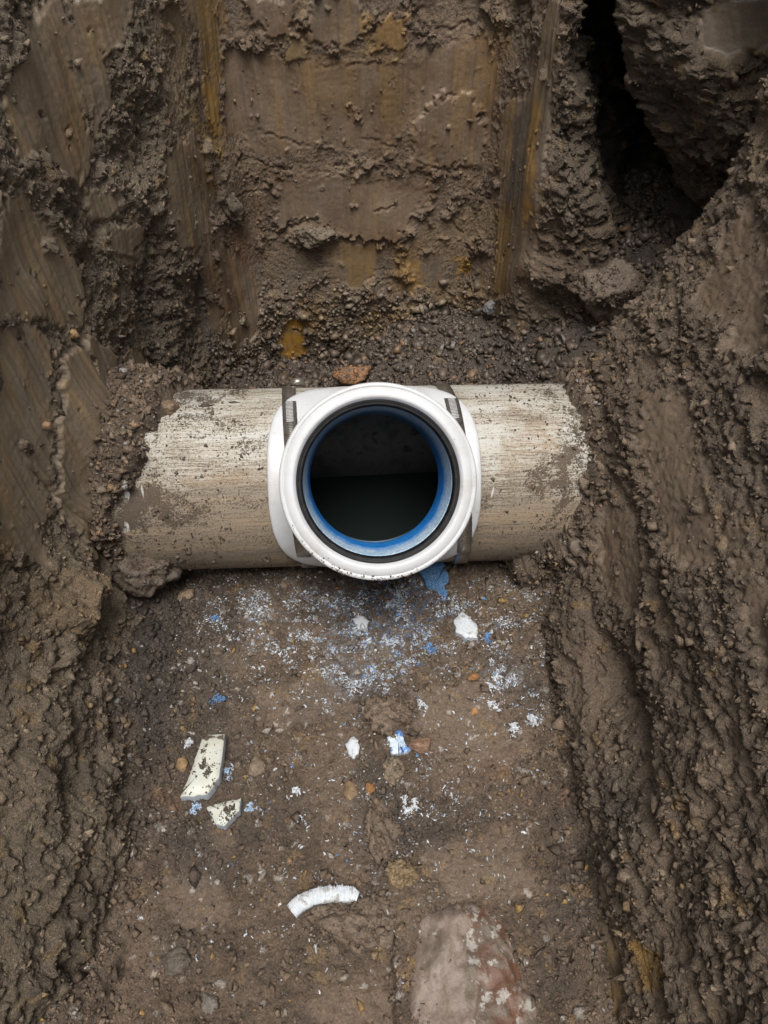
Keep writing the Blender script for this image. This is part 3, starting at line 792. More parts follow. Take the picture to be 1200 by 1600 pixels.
M_STEEL = m
m, nt, b = mat_new("dark_slot"); b.inputs["Base Color"].default_value = (.02, .018, .016, 1); b.inputs["Roughness"].default_value = .7
M_SLOT = m

fit = empty("saddle_fitting", PM)
tag(fit, "white plastic saddle branch with open round socket, strapped onto the cream main pipe", "pipe fitting")
def lathe(name, prof, mat, n=192, parent=fit, wob=0.0):
    a = np.linspace(0, 2 * math.pi, n + 1)[:-1]; prof = np.array(prof)
    rr = prof[:, 0][:, None] * (1 + wob * np.sin(3 * a + 1)[None, :]); V = np.stack([rr * np.cos(a), rr * np.sin(a), np.broadcast_to(prof[:, 1][:, None], rr.shape)], -1)
    k = len(prof); i = np.arange(k - 1)[:, None] * n + np.arange(n)[None, :]; j = np.arange(k - 1)[:, None] * n + (np.arange(n)[None, :] + 1) % n
    q = np.stack([i, j, j + n, i + n], -1).reshape(-1, 4)
    o = mesh_np(name, V, quads=q, mat=mat, parent=parent)
    return o
# outer shell: hub, flare, socket, rim with a fine score line, and the inside lip
shell = [(.078, .104), (.0765, .112), (.076, .122), (.0785, .128), (.086, .134), (.0925, .139), (.0942, .143), (.0952, .176), (.0960, .1805), (.0960, .1865),
         (.0955, .1886), (.0942, .1896), (.0916, .1898), (.0913, .1892), (.0910, .1898), (.0840, .1901), (.0826, .1900), (.0818, .1896), (.0800, .1866), (.0796, .1860), (.0796, .181), (.0800, .178), (.082, .178), (.082, .165)]
lathe("bell_collar", shell, M_WHITE)
lathe("gasket", [(.0797, .1800), (.0796, .1842), (.0788, .1852), (.0778, .1850), (.0770, .1838), (.0762, .1842), (.0750, .1838), (.0742, .1822), (.0739, .1790), (.0738, .172), (.0744, .1685), (.08, .168)], M_RUBBER)
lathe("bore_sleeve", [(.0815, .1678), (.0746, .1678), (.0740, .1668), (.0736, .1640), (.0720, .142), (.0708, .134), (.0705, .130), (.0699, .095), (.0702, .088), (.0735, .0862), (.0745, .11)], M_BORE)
# saddle plate hugging the pipe
def plate(name, ax, at_, n, r_in, r_out, hole, parent):
    ts = np.linspace(0, 2 * math.pi, 161)[:-1]
    c, s = np.cos(ts), np.sin(ts)
    bx = np.sign(c) * np.abs(c) ** (2 / n) * ax; bt = np.sign(s) * np.abs(s) ** (2 / n) * at_
    hx = hole * c; ht = np.arcsin(np.clip(hole * s / r_out, -1, 1))
    rows = []
    for k in np.linspace(0, 1, 13):
        rows.append((hx + (bx - hx) * k, ht + (bt - ht) * k, np.full(160, r_out)))
    e = .0012
    rows.append((bx * (1 + e / ax), bt * (1 + e / ax), np.full(160, r_out - .0008)))
    rows.append((bx * (1 + 1.6 * e / ax), bt * (1 + 1.6 * e / ax), np.full(160, r_out - .0022)))
    rows.append((bx * (1 + 1.6 * e / ax), bt * (1 + 1.6 * e / ax), np.full(160, r_in)))
    V = np.stack([np.stack([a, r * np.sin(t), r * np.cos(t)], -1) for a, t, r in rows])
    k = len(rows); i = np.arange(k - 1)[:, None] * 160 + np.arange(160)[None, :]; j = np.arange(k - 1)[:, None] * 160 + (np.arange(160)[None, :] + 1) % 160
    q = np.stack([i, i + 160, j + 160, j], -1).reshape(-1, 4)
    return mesh_np(name, V, quads=q, mat=M_WHITE, parent=parent)
plate("saddle_plate", .1125, R(68), 3.0, PR + .0004, PR + .0062, .074, fit)
# clamp bands
def band_strip(x0, x1, r0, r1, t0, t1, n, tilt=0.0):
    ts = np.linspace(t0, t1, n)
    V = []
    for t in ts:
        dx = tilt * t; dr_ = -.0052 * float(sstep(R(47), R(58), np.array(abs(t))))
        for xx, r in ((x0, r0 + dr_), (x0, r1 + dr_), (x1, r1 + dr_), (x1, r0 + dr_)):
            V.append((xx + dx, r * math.sin(t), r * math.cos(t)))
    q = []
    for i in range(n - 1):
        for k in range(4):
            q.append((i * 4 + k, i * 4 + (k + 1) % 4, i * 4 + 4 + (k + 1) % 4, i * 4 + 4 + k))
    return np.array(V), np.array(q)
def box(c, s):
    v = np.array([(a, b_, d) for a in (-1, 1) for b_ in (-1, 1) for d in (-1, 1)], float) * np.array(s) / 2 + np.array(c)
    return v, np.array([(0, 1, 3, 2), (4, 6, 7, 5), (0, 4, 5, 1), (2, 3, 7, 6), (0, 2, 6, 4), (1, 5, 7, 3)])
for sgn, xc, tilt in ((-1, -.0855, -.0065), (1, .0940, -.007)):
    rb = PR + .0066
    V, q = band_strip(xc - .0078, xc + .0078, rb, rb + .0009, R(-150), R(150), 160, tilt)
    bandp = mesh_np("clamp_band", V, quads=q, mat=M_STEEL, parent=fit, smooth=False)
    if sgn < 0: bandp["label"] = "clamp band with a buckle on the back"
    # the worm slots pressed into the band
    VV, QQ = [], []
    for t in np.arange(R(15), R(50), .0021 / rb):
        dx = tilt * t; rr = rb + .00105 - .0052 * float(sstep(R(47), R(58), np.array(abs(t))))
        for xx, tt in ((xc - .0038 + dx, t - .0004 / rb), (xc + .0038 + dx, t + .0003 / rb), (xc + .0038 + dx, t + .0011 / rb), (xc - .0038 + dx, t + .0004 / rb)):
            VV.append((xx, rr * math.sin(tt), rr * math.cos(tt)))
        k = len(VV); QQ.append((k - 4, k - 3, k - 2, k - 1))
    sl2 = mesh_np("worm_slots", VV, quads=QQ, mat=M_SLOT, parent=bandp, smooth=False); sl2["kind"] = "stuff"
    sl2.data.materials.append(M_WHITE)
    sl2.data.polygons.foreach_set('material_index', [1 if R(15) + i * .0021 / rb > R(34) else 0 for i in range(len(QQ))])
    if sgn < 0:
        t = R(93)
        v, q = box((0, 0, 0), (.017, .016, .008)); 
        ry = np.array([[1, 0, 0], [0, math.cos(t), math.sin(t)], [0, -math.sin(t), math.cos(t)]])
        v = v @ ry.T + np.array([xc, (rb + .001) * math.sin(t), (rb + .001) * math.cos(t)])
        mesh_np("buckle", v, quads=q, mat=M_STEEL, parent=bandp, smooth=False)
# moulding nibs on the parting line
for sx in (-1, 1):
    a = np.linspace(0, 2 * math.pi, 9)[:-1]
    V = [(sx * (.1128 + .0012 * math.cos(t)), -.004 + .0022 * math.sin(t), PR + .003 + w) for w in (-.002, .003) for t in a]
    q = [(i, (i + 1) % 8, 8 + (i + 1) % 8, 8 + i) for i in range(8)]
    mesh_np("moulding_nib", V, quads=q, mat=M_WHITE, parent=fit)

# ------------------------------------------------------------------ soil banked on the pipe ends
def bank(name, side):
    xs = np.linspace(.11, .36, 170) * side; ts = np.linspace(R(-88), R(130), 230)
    X, T = np.meshgrid(xs, ts, indexing='ij'); V_ = T * PR
    ax = np.abs(X)
    w = .020 * fbm(X * 28, V_ * 28, 401 + side, 6, .7)
    if side < 0:   # only over the upper back of the pipe on the left
        lim = np.interp(T, [R(-90), R(-20), R(-5), R(12), R(35), R(60), R(95)], [.286, .280, .262, .243, .235, .222, .205])
    else:
        lim = np.interp(T, [R(-90), R(-72), R(-45), R(-20), R(5), R(30), R(55), R(75), R(95)], [.158, .164, .204, .222, .230, .230, .226, .232, .236])
    s = ax - lim + w
    g1_, i1_ = grains(X, V_, .024, 411, .9); g2_, i2_ = grains(X, V_, .011, 412, .9); g3_, i3_ = grains(X, V_, .0055, 413, .9)
    thick = sstep(-.002, .010, s)
    t_ = -.005 + thick * (.006 + .012 * g1_ + .008 * g2_ + .0042 * g3_) + np.clip(s, 0, .2) * (.22 if side > 0 else .05)
    if side < 0: t_ -= .05 * sstep(.285, .33, ax)
    r = PR + t_
    V = np.stack([X, r * np.sin(T), r * np.cos(T)], -1)
    c = np.broadcast_to(BROWN, V.shape).astype(np.float32) * (.62 + .3 * i1_ + .3 * i2_ + .2 * i3_)[..., None]
    c = lerp(c, np.broadcast_to(TAN, V.shape), .6 * sstep(.85, .9, i2_))
    qb = grid_quads(170, 230, side < 0); tk = thick.ravel(); qb = qb[(tk[qb] > 0).any(1)]
    o = mesh_np(name, V, quads=qb, mat=M_SOIL, smooth=False, colors=c.reshape(-1, 3), rough=np.ones(c.size // 3) * .9)
    o.matrix_world = PM
    tag(o, kind='structure')
    Vw = V @ np.array(PM.to_3x3()).T + np.array(P0)
    Nw = grid_normals(Vw) * side
    return Vw, Nw, c, thick
BANKS = [bank("soil_bank", -1), bank("soil_bank", 1)]

# ------------------------------------------------------------------ single lumps and stones
def icosphere(sub):
    t = (1 + 5 ** .5) / 2
    V = [(-1, t, 0), (1, t, 0), (-1, -t, 0), (1, -t, 0), (0, -1, t), (0, 1, t), (0, -1, -t), (0, 1, -t), (t, 0, -1), (t, 0, 1), (-t, 0, -1), (-t, 0, 1)]
    Fc = [(0, 11, 5), (0, 5, 1), (0, 1, 7), (0, 7, 10), (0, 10, 11), (1, 5, 9), (5, 11, 4), (11, 10, 2), (10, 7, 6), (7, 1, 8), (3, 9, 4), (3, 4, 2), (3, 2, 6), (3, 6, 8), (3, 8, 9), (4, 9, 5), (2, 4, 11), (6, 2, 10), (8, 6, 7), (9, 8, 1)]
    V = [np.array(v, float) / np.linalg.norm(v) for v in V]
    for _ in range(sub):
        mid = {}; nf = []
        def mp_(a, b):
            k = (min(a, b), max(a, b))
            if k not in mid:
                v = V[a] + V[b]; V.append(v / np.linalg.norm(v)); mid[k] = len(V) - 1
            return mid[k]
        for a, b_, c in Fc:
            d, e, f = mp_(a, b_), mp_(b_, c), mp_(c, a)
            nf += [(a, d, f), (b_, e, d), (c, f, e), (d, e, f)]
        Fc = nf
    return np.array(V), np.array(Fc)
ICO = {k: icosphere(k) for k in (0, 1, 3, 4)}
ICO['o'] = (np.array([(1, 0, 0), (-1, 0, 0), (0, 1, 0), (0, -1, 0), (0, 0, 1), (0, 0, -1)], float), np.array([(0, 2, 4), (2, 1, 4), (1, 3, 4), (3, 0, 4), (2, 0, 5), (1, 2, 5), (3, 1, 5), (0, 3, 5)]))

def lump_shape(sub, seed, rough_=.25, facets=9, crumb=0.0):
    V, T = ICO[sub]; r = np.random.default_rng(seed)
    rad = np.full(len(V), 9.0)
    for _ in range(facets):                                     # cut by random planes: an angular stone
        n = r.normal(size=3); n /= np.linalg.norm(n); d = r.uniform(.68, 1.0)
        q = V @ n; rad = np.minimum(rad, np.where(q > .05, d / np.maximum(q, .05), 9))
    rad = np.minimum(rad, 1.2)
    a = np.arctan2(V[:, 1], V[:, 0]); 
    nz_ = fbm(V[:, 0] * 1.7 + V[:, 2] * 1.1 + seed, V[:, 1] * 1.7 - V[:, 2] * .9, seed, 4)
    rad = rad * (1 + rough_ * nz_)
    w3 = np.abs(V) ** 4; w3 /= w3.sum(1, keepdims=True)
    def tri(fn):
        return sum(w3[:, k] * fn(V[:, (k + 1) % 3] + 3.7 * seed + 11 * k, V[:, (k + 2) % 3] + 1.3 * k) for k in range(3))
    rad = rad * (1 + .05 * tri(lambda a_, b_: fbm(a_ * 5, b_ * 5, seed + 2, 4, .65)))
    if crumb:
        rad = rad + crumb * .6 * tri(lambda a_, b_: grains(a_, b_, .5, seed)[0] - .4)
        rad = rad + crumb * .5 * tri(lambda a_, b_: grains(a_, b_, .22, seed + 3)[0] - .4)
        if sub > 3: rad = rad + crumb * .3 * tri(lambda a_, b_: grains(a_, b_, .09, seed + 5, .8)[0] - .4)
    return V * rad[:, None], T

LUMPS = []
def lump(name, label, cat, pos, size, color, rot=0.0, seed=1, rough_=.25, facets=9, crumb=0.0, sub=3, group=None, shine=.8, mat=None, spot=None, tiltxy=(0, 0)):
    V, T = lump_shape(sub, seed, rough_, facets, crumb)
    V = V * np.array(size)
    r = np.random.default_rng(seed + 50)
    n = fbm(V[:, 0] * 160 + seed, V[:, 1] * 160 + V[:, 2] * 120, seed + 9, 3)
    c = np.asarray(color)[None, :] * (1 + .3 * n)[:, None]
    if spot is not None:
        k = sstep(.1, .4, fbm(V[:, 0] * 70, V[:, 1] * 70 + V[:, 2] * 60, seed + 13, 3)); c = c + (np.asarray(spot)[None, :] - c) * k[:, None]
    o = mesh_np(name, V, tris=T, mat=mat or M_STONE, colors=c, rough=np.full(len(V), shine), smooth=False)
    if crumb:
        ca, sa = math.cos(rot), math.sin(rot); Wv = np.stack([V[:, 0] * ca - V[:, 1] * sa, V[:, 0] * sa + V[:, 1] * ca, V[:, 2]], -1)
        nn_ = Wv / (np.linalg.norm(Wv, axis=1, keepdims=True) + 1e-9); up_ = Wv[:, 2] > -.2 * size[2]
        LUMPS.append((Wv[up_] + np.array(pos), nn_[up_], c[up_], float(size[0] * size[1])))
    o.location = pos; o.rotation_euler = (tiltxy[0], tiltxy[1], rot)
    return tag(o, label, cat, group)

def wall_point(s, px, py, off=0.0):
    a, b_ = on_wall(s, px, py)
    i = min(np.searchsorted(ug, a), len(ug) - 1); j = min(np.searchsorted(zg, b_), len(zg) - 1)
    return WALL_P[i, j] + WALL_N[i, j] * off

def fpos(px, py, up):
    q = ground_at(px, py); q = q.copy(); q[2] += up; return q

lump("soil_clod", "rough dark brown clod lying against the lower left underside of the cream pipe", "clod", at_floor(220, 888, .072), (.031, .022, .024), BROWN * .72, .2, 3, .35, 7, .28, 4, spot=C(.13, .105, .085))
lump("soil_clod", "round brown clod in the middle of the floor above the blue-stained chip", "clod", fpos(608, 1116, .004), (.021, .016, .012), BROWN * 1.05, .4, 8, .35, 5, .22, 4)
lump("brick_fragment", "flat orange-brown brick fragment behind the top of the white socket", "brick piece", at_floor(549, 584, .015), (.028, .016, .012), C(.24, .125, .06), .1, 11, .15, 8, .05, 3, spot=C(.14, .09, .06))
lump("soil_clod", "flat brown clod under the curved white strip", "clod", fpos(563, 1447, .004), (.030, .016, .010), BROWN * .95, -.15, 13, .4, 5, .26, 4)
lump("stone", "reddish brown flat stone right of the blue-stained chip", "stone", fpos(657, 1166, .002), (.011, .009, .006), C(.21, .13, .085), .3, 15, .12, 9)
lump("soil_clod", "small tan clod just below the blue-stained chip", "clod", fpos(613, 1208, .003), (.011, .009, .008), C(.165, .128, .088), .9, 17, .35, 4, .28, 4)
lump("pebble", "small orange pebble alone on the bare floor right of centre", "pebble", fpos(740, 1112, .002), (.0045, .0045, .0035), C(.30, .17, .08), 0, 19, .1, 8)
lump("pebble", "rusty orange chip left of the white shavings on the right side", "pebble", fpos(739, 1059, .002), (.006, .004, .003), C(.25, .12, .045), .2, 21, .1, 8)
lump("clay_clod", "small ochre clod on the ridge above the buried pipe", "clod", fpos(629, 1367, .004), (.011, .009, .008), C(.20, .145, .08), .2, 23, .35, 4, .3, 4)
lump("stone", "grey-brown squarish stone in the soil right of the pipe", "stone", wall_point('R', 910, 856, .004), (.011, .011, .010), C(.135, .105, .08), .3, 25, .12, 8, .0)
lump("boulder", "angular brown boulder on the ledge below the dark hollow", "boulder", (.296, .238, .205), (.040, .030, .032), C(.135, .102, .076), .3, 27, .2, 8, .10, 4)
lump("clay_lump", "brown-grey clay lump hanging from the torn slab on the far wall", "clod", wall_point('F', 490, 368, .004), (.024, .012, .015), C(.135, .106, .074), .1, 29, .3, 7, .15, 4)
lump("clay_lump", "dark wet lump in the corner of the far wall beside the left strip", "clod", wall_point('F', 360, 330, .002), (.014, .012, .022), C(.105, .08, .056), .1, 31, .3, 7, .18, 4)
lump("stone", "light brown pebble on the gravel at the foot of the far wall right of centre", "pebble", wall_point('F', 745, 500, .004), (.011, .010, .009), C(.24, .18, .11), .1, 33, .15, 8)
lump("stone", "pale pink stone on the gravel under the far wall", "pebble", wall_point('F', 630, 528, .004), (.011, .008, .008), C(.30, .24, .19), .6, 35, .15, 8)
lump("stone", "rust-red stone in the dark gravel behind the pipe", "stone", at_floor(650, 572, .015), (.012, .009, .008), C(.27, .115, .05), .6, 37, .15, 8)
lump("stone", "blue-grey stone at the bottom right of the far wall", "stone", wall_point('F', 768, 480, .005), (.010, .010, .010), C(.17, .17, .17), .6, 39, .15, 8)
lump("stone", "tan flat stone by the left end of the sprinkled shavings", "stone", fpos(292, 933, .002), (.012, .008, .005), C(.20, .145, .095), .2, 41, .12, 8)
lump("stone", "smooth brown stone half sunk near the left of the floor", "stone", fpos(400, 1198, -.001), (.008, .009, .004), C(.165, .122, .088), .2, 43, .12, 7)
lump("pebble", "small tan pebble just left of the large cream offcut", "pebble", fpos(285, 1195, .002), (.005, .007, .004), C(.25, .165, .085), .2, 45, .12, 8)
lump("stone", "brown oval stone lodged on top of the pipe at the left soil heap", "stone", PM @ Vector((-.222, .083, .0745)), (.012, .008, .006), C(.20, .14, .09), .2, 47, .12, 8)
lump("pebble", "orange grain on the left wall beside a crumbly seam", "pebble", wall_point('L', 67, 667, .003), (.005, .004, .004), C(.30, .19, .11), .2, 49, .12, 8)
lump("pebble", "ochre nugget stuck at the top of the smooth left slab", "pebble", wall_point('L', 103, 524, .003), (.005, .004, .004), C(.31, .20, .10), .2, 51, .2, 7)
lump("stone", "orange-streaked stone in the middle of the lower floor", "stone", fpos(548, 1236, .000), (.006, .009, .005), C(.19, .128, .072), .2, 53, .12, 8)
lump("pebble", "small rust chip at the right of the orange-streaked stone", "pebble", fpos(579, 1234, .002), (.004, .006, .004), C(.26, .13, .05), .2, 55, .12, 8)
lump("stone", "dull brown stone half buried in the lower left of the floor", "stone", fpos(275, 1502, -.001), (.010, .009, .006), C(.105, .085, .066), .5, 57, .15, 8)
lump("stone", "grey stone near the bottom edge left of the scraped square", "stone", fpos(325, 1567, -.001), (.007, .007, .005), C(.13, .115, .10), .9, 59, .12, 8)
lump("soil_clod", "brown crumbly clod left of the lower scrape in the floor centre", "clod", fpos(596, 1300, .003), (.012, .020, .009), BROWN * .9, .2, 61, .4, 4, .3, 4)

# ------------------------------------------------------------------ buried pipe stub
m, nt, b = mat_new("mud_coated_clay")
tc = N(nt, "ShaderNodeTexCoord")
n1 = noise_node(nt, tc.outputs["Object"], 24, 6, .65, .6); n2 = noise_node(nt, tc.outputs["Object"], 70, 5, .65); n3 = noise_node(nt, tc.outputs["Object"], 350, 4, .7)
sep = N(nt, "ShaderNodeSeparateXYZ"); nt.links.new(tc.outputs["Object"], sep.inputs[0])
c1 = mix(nt, ramp(nt, n3, [(.3, (0, 0, 0)), (.7, (1, 1, 1))]), (.165, .122, .096), (.25, .195, .157))
side = N(nt, "ShaderNodeMapRange"); nt.links.new(mathn(nt, 'ADD', sep.outputs["X"], mathn(nt, 'MULTIPLY', mathn(nt, 'SUBTRACT', n1, .5), .16)), side.inputs[0])
side.inputs[1].default_value = .008; side.inputs[2].default_value = .016
side2 = N(nt, "ShaderNodeMapRange"); nt.links.new(mathn(nt, 'ADD', sep.outputs["X"], mathn(nt, 'MULTIPLY', mathn(nt, 'SUBTRACT', n1, .5), .16)), side2.inputs[0])
side2.inputs[1].default_value = .040; side2.inputs[2].default_value = .030
c2 = mix(nt, mathn(nt, 'MULTIPLY', side.outputs[0], side2.outputs[0]), c1, (.135, .066, .040))
c2 = mix(nt, ramp(nt, n1, [(.50, (0, 0, 0)), (.58, (.9, .9, .9))]), c2, (.125, .098, .074))
nearred = mathn(nt, 'MULTIPLY', side.outputs[0], .10)
c3 = mix(nt, ramp(nt, mathn(nt, 'ADD', n2, nearred), [(.655, (0, 0, 0)), (.70, (.8, .8, .8))]), c2, (.40, .375, .34))
nt.links.new(c3, b.inputs["Base Color"]); b.inputs["Roughness"].default_value = .5
bp = N(nt, "ShaderNodeBump"); bp.inputs["Distance"].default_value = .0018; bp.inputs["Strength"].default_value = .5
nt.links.new(mathn(nt, 'ADD', n3, mathn(nt, 'MULTIPLY', n2, 1.2)), bp.inputs["Height"]); nt.links.new(bp.outputs[0], b.inputs["Normal"])
M_STUB = m
a0 = ground_at(702, 1412); a1 = ground_at(742, 1600)
d_ = (a1 - a0)[:2]; d_ /= np.linalg.norm(d_)
L_ = .30; nu_, nv_ = 90, 60
V = []
for i in range(nu_):
    s = i / (nu_ - 1) * L_
    e = min(s / .030, 1); w = (1 - (1 - e) ** 2.6) ** .32 if e > 0 else 0
    for k in range(nv_):
        t = math.pi * (k / (nv_ - 1))
        rw = (.040 + .020 * min(s / .12, 1)) * w; rh = (.022 + .008 * min(s / .12, 1)) * w
        V.append((rw * math.cos(t), -s, rh * math.sin(t) ** .9 - .010))
V = np.array(V)
nn = fbm(V[:, 0] * 28, V[:, 1] * 28, 601, 4)
V[:, 2] += .007 * nn + .0020 * fbm(V[:, 0] * 160, V[:, 1] * 160, 607, 3); V[:, 0] += .003 * fbm(V[:, 1] * 20, V[:, 2] * 20 + 4, 603, 3)
o = mesh_np("buried_pipe", V, quads=grid_quads(nu_, nv_), mat=M_STUB)
o.location = (a0[0], a0[1], a0[2] + .002); o.rotation_euler = (0, 0, math.atan2(d_[0], -d_[1]))
tag(o, "rounded mud-caked pipe stub breaking out of the floor at the bottom of the picture", "pipe")

ca_, sa_ = math.cos(o.rotation_euler[2]), math.sin(o.rotation_euler[2])
Vs = np.stack([V[:, 0] * ca_ - V[:, 1] * sa_ + a0[0], V[:, 0] * sa_ + V[:, 1] * ca_ + a0[1], V[:, 2] + a0[2]], -1)
kx = np.random.default_rng(5).random(len(Vs)) < np.where(V[:, 0] < -.028, .22, np.where(V[:, 1] > -.02, .2, .03))
STUB_PTS = Vs[kx & (V[:, 2] > -.005)]
# ------------------------------------------------------------------ plastic offcuts
m, nt, b = mat_new("cream_plastic")
tc = N(nt, "ShaderNodeTexCoord"); n1 = noise_node(nt, tc.outputs["Object"], 150, 5, .7); n2 = noise_node(nt, tc.outputs["Object"], 55, 6, .7)
c1 = mix(nt, ramp(nt, n2, [(.4, (0, 0, 0)), (.7, (1, 1, 1))]), (.50, .52, .47), (.47, .45, .36))
c2 = mix(nt, ramp(nt, mathn(nt, 'ADD', mathn(nt, 'MULTIPLY', n1, .5), mathn(nt, 'MULTIPLY', n2, .5)), [(.555, (0, 0, 0)), (.575, (1, 1, 1))]), c1, (.105, .082, .062))
nt.links.new(c2, b.inputs["Base Color"]); b.inputs["Roughness"].default_value = .45
M_CREAM = m
m, nt, b = mat_new("white_raw_plastic")
tc = N(nt, "ShaderNodeTexCoord"); n1 = noise_node(nt, tc.outputs["Object"], 130, 5, .7)
nt.links.new(ramp(nt, n1, [(.35, (.40, .44, .48)), (.52, (.54, .565, .59)), (.64, (.26, .25, .24))]), b.inputs["Base Color"]); b.inputs["Roughness"].default_value = .5
M_RAW = m
m, nt, b = mat_new("blue_stained_plastic")
tc = N(nt, "ShaderNodeTexCoord"); n1 = noise_node(nt, tc.outputs["Object"], 90, 5, .6)
nt.links.new(ramp(nt, n1, [(.40, (.54, .59, .63)), (.52, (.42, .52, .62)), (.60, (.06, .16, .40))]), b.inputs["Base Color"]); b.inputs["Roughness"].default_value = .5
M_BLUEST = m
m, nt, b = mat_new("grey_cut_edge"); b.inputs["Base Color"].default_value = (.36, .39, .43, 1); b.inputs["Roughness"].default_value = .6
M_EDGE = m

def slab(name, pts, thick, lift, mat, label, cat, edge_mat=None, tilt=(0, 0), jag=0.0, curve=0.0, group=None):
    P_ = [ground_at(*p) for p in pts]
    zb = np.mean([p[2] for p in P_]); c = np.mean(P_, 0)
    out = []
    r = np.random.default_rng(int(pts[0][0] * 7 + pts[0][1]))
    for i in range(len(P_)):
        a, b_ = P_[i], P_[(i + 1) % len(P_)]
        for t in np.linspace(0, 1, 7)[:-1]:
            q = a + (b_ - a) * t; q = q + np.array([r.normal(), r.normal(), 0]) * jag; out.append(q[:2] - c[:2])
    out = np.array(out); n = len(out)
    def zz(p): return lift + tilt[0] * p[0] + tilt[1] * p[1] - curve * (p[0] ** 2)
    rows = []
    for k in (.0, .5, .98): rows.append([(p[0] * k, p[1] * k, thick + zz(p * k)) for p in out])
    rows.append([(p[0], p[1], thick * .9 + zz(p)) for p in out])
    rows.append([(p[0], p[1], zz(p) - .003) for p in out])
    V = np.array(rows).reshape(-1, 3)
    q = []
    for k in range(4):
        for i in range(n):
            j = (i + 1) % n; q.append((k * n + i, (k + 1) * n + i, (k + 1) * n + j, k * n + j))
    sgn = np.sum(out[:, 0] * np.roll(out[:, 1], -1) - np.roll(out[:, 0], -1) * out[:, 1])
    q = np.array(q)
    if sgn < 0: q = q[:, ::-1]
    o = mesh_np(name, V, quads=q, mat=mat, smooth=False)
    if edge_mat:
        o.data.materials.append(edge_mat)
        mi = np.zeros(len(q), np.int32); mi[3 * n:] = 1
        o.data.polygons.foreach_set("material_index", mi)
    o.location = (c[0], c[1], zb)
    if mat is M_CREAM:
        nb = 4; cb = r.uniform(.1, .85, nb); ib = r.integers(0, n, nb); m_ = 9 * len(pts)
        j = r.integers(0, nb, m_); f = out[ib[j]] * cb[j][:, None] + r.normal(size=(m_, 2)) * .0020
        f2 = out[r.integers(0, n, 40)] * np.sqrt(r.random(40))[:, None]; f = np.concatenate([f, f2])
        MUDDY.append(np.array([(c[0] + a_[0], c[1] + a_[1], zb + thick + zz(a_)) for a_ in f]))
    return tag(o, label, cat, group)
MUDDY = []
slab("plastic_offcut", [(285, 1252), (296, 1228), (308, 1195), (322, 1170), (332, 1164), (356, 1162), (352, 1195), (345, 1222), (338, 1237), (327, 1251)], .010, .007, M_CREAM, "large cream wedge of cut pipe wall speckled with mud on the left of the floor", "plastic offcut", M_EDGE, (.0, .05), .0003)
slab("plastic_offcut", [(326, 1268), (350, 1262), (379, 1256), (378, 1275), (366, 1288), (354, 1298), (340, 1294)], .008, .006, M_CREAM, "small cream triangular offcut just below the large cream wedge", "plastic offcut", M_EDGE, (.03, .03), .0004)
slab("plastic_chip", [(709, 973), (720, 965), (733, 972), (746, 985), (745, 1000), (728, 1001), (712, 992)], .005, .003, M_RAW, "white plastic chip below right of the socket", "plastic chip", M_EDGE, (.05, .1), .0006)
slab("plastic_chip", [(604, 1148), (616, 1146), (625, 1144), (628, 1152), (632, 1165), (644, 1175), (630, 1180), (614, 1184), (610, 1170)], .003, .003, M_BLUEST, "torn white plastic scrap with blue staining in the middle of the floor", "plastic chip", M_EDGE, (.1, .1), .0008)
slab("plastic_chip", [(541, 1168), (552, 1156), (560, 1162), (561, 1178), (552, 1187), (545, 1180)], .003, .003, M_RAW, "small round white scrap left of the blue-stained scrap", "plastic chip", None, (.1, .1), .0006)
slab("plastic_chip", [(552, 973), (566, 965), (577, 974), (572, 987), (560, 984)], .003, .003, M_RAW, "grey-white scrap among the shavings below the socket", "plastic chip", None, (.0, .1), .0006)
slab("plastic_film", [(652, 893), (668, 886), (690, 893), (701, 908), (699, 930), (690, 955), (680, 948), (672, 925)], .002, .004, None, "blue dusty film scrap on the floor right below the socket", "plastic scrap", None, (.0, .15), .0008)
m, nt, b = mat_new("blue_dust")
tc = N(nt, "ShaderNodeTexCoord"); n1 = noise_node(nt, tc.outputs["Object"], 600, 4, .8)
nt.links.new(ramp(nt, n1, [(.38, (.03, .09, .20)), (.52, (.05, .16, .34)), (.62, (.25, .34, .45))]), b.inputs["Base Color"]); b.inputs["Roughness"].default_value = .8
M_BLUEDUST = m
bpy.data.objects["plastic_film"].data.materials.append(M_BLUEDUST)

# curved ribbed strip: a bent bar with saw ridges along its face
A = [(456, 1428), (468, 1416), (485, 1408), (505, 1402), (528, 1400), (548, 1402), (560, 1407)]
pts = np.array([ground_at(a, b_) for a, b_ in A])
tt = np.linspace(0, 1, len(A)); tf = np.linspace(0, 1, 120)
cen_ = np.stack([np.interp(tf, tt, pts[:, k]) for k in range(3)], -1)
kk = np.ones(15) / 15
for k in range(2): cen_[7:-7, k] = np.convolve(cen_[:, k], kk, 'valid')
tg = np.gradient(cen_, axis=0)[:, :2]; tg /= np.linalg.norm(tg, axis=1, keepdims=True); nn2 = np.stack([-tg[:, 1], tg[:, 0]], -1)
V = []; r = np.random.default_rng(4)
zc = float(np.median(cen_[:, 2])) + .004
for i in range(120):
    wdt = .0066 * (1 - .35 * sstep(.85, 1, np.array(tf[i]))) * (1 + .03 * r.normal()); rid = .00025 * math.sin(i * 1.6) + .0002 * r.normal()
    for k, (f, zz_) in enumerate(((-1, 0), (-1, .0045), (-.9, .0055), (0, .0062), (.9, .0070), (1.0, .006), (1.05, .0))):
        ff = f + (.05 * r.normal() * (1 + 2.5 * (.45 < tf[i] < .75)) if k >= 4 else 0)
        V.append((cen_[i, 0] + nn2[i, 0] * wdt * ff, cen_[i, 1] + nn2[i, 1] * wdt * ff, zc + zz_ + (rid if 1 < k < 5 else 0)))
V = np.array(V); c0 = V.mean(0)
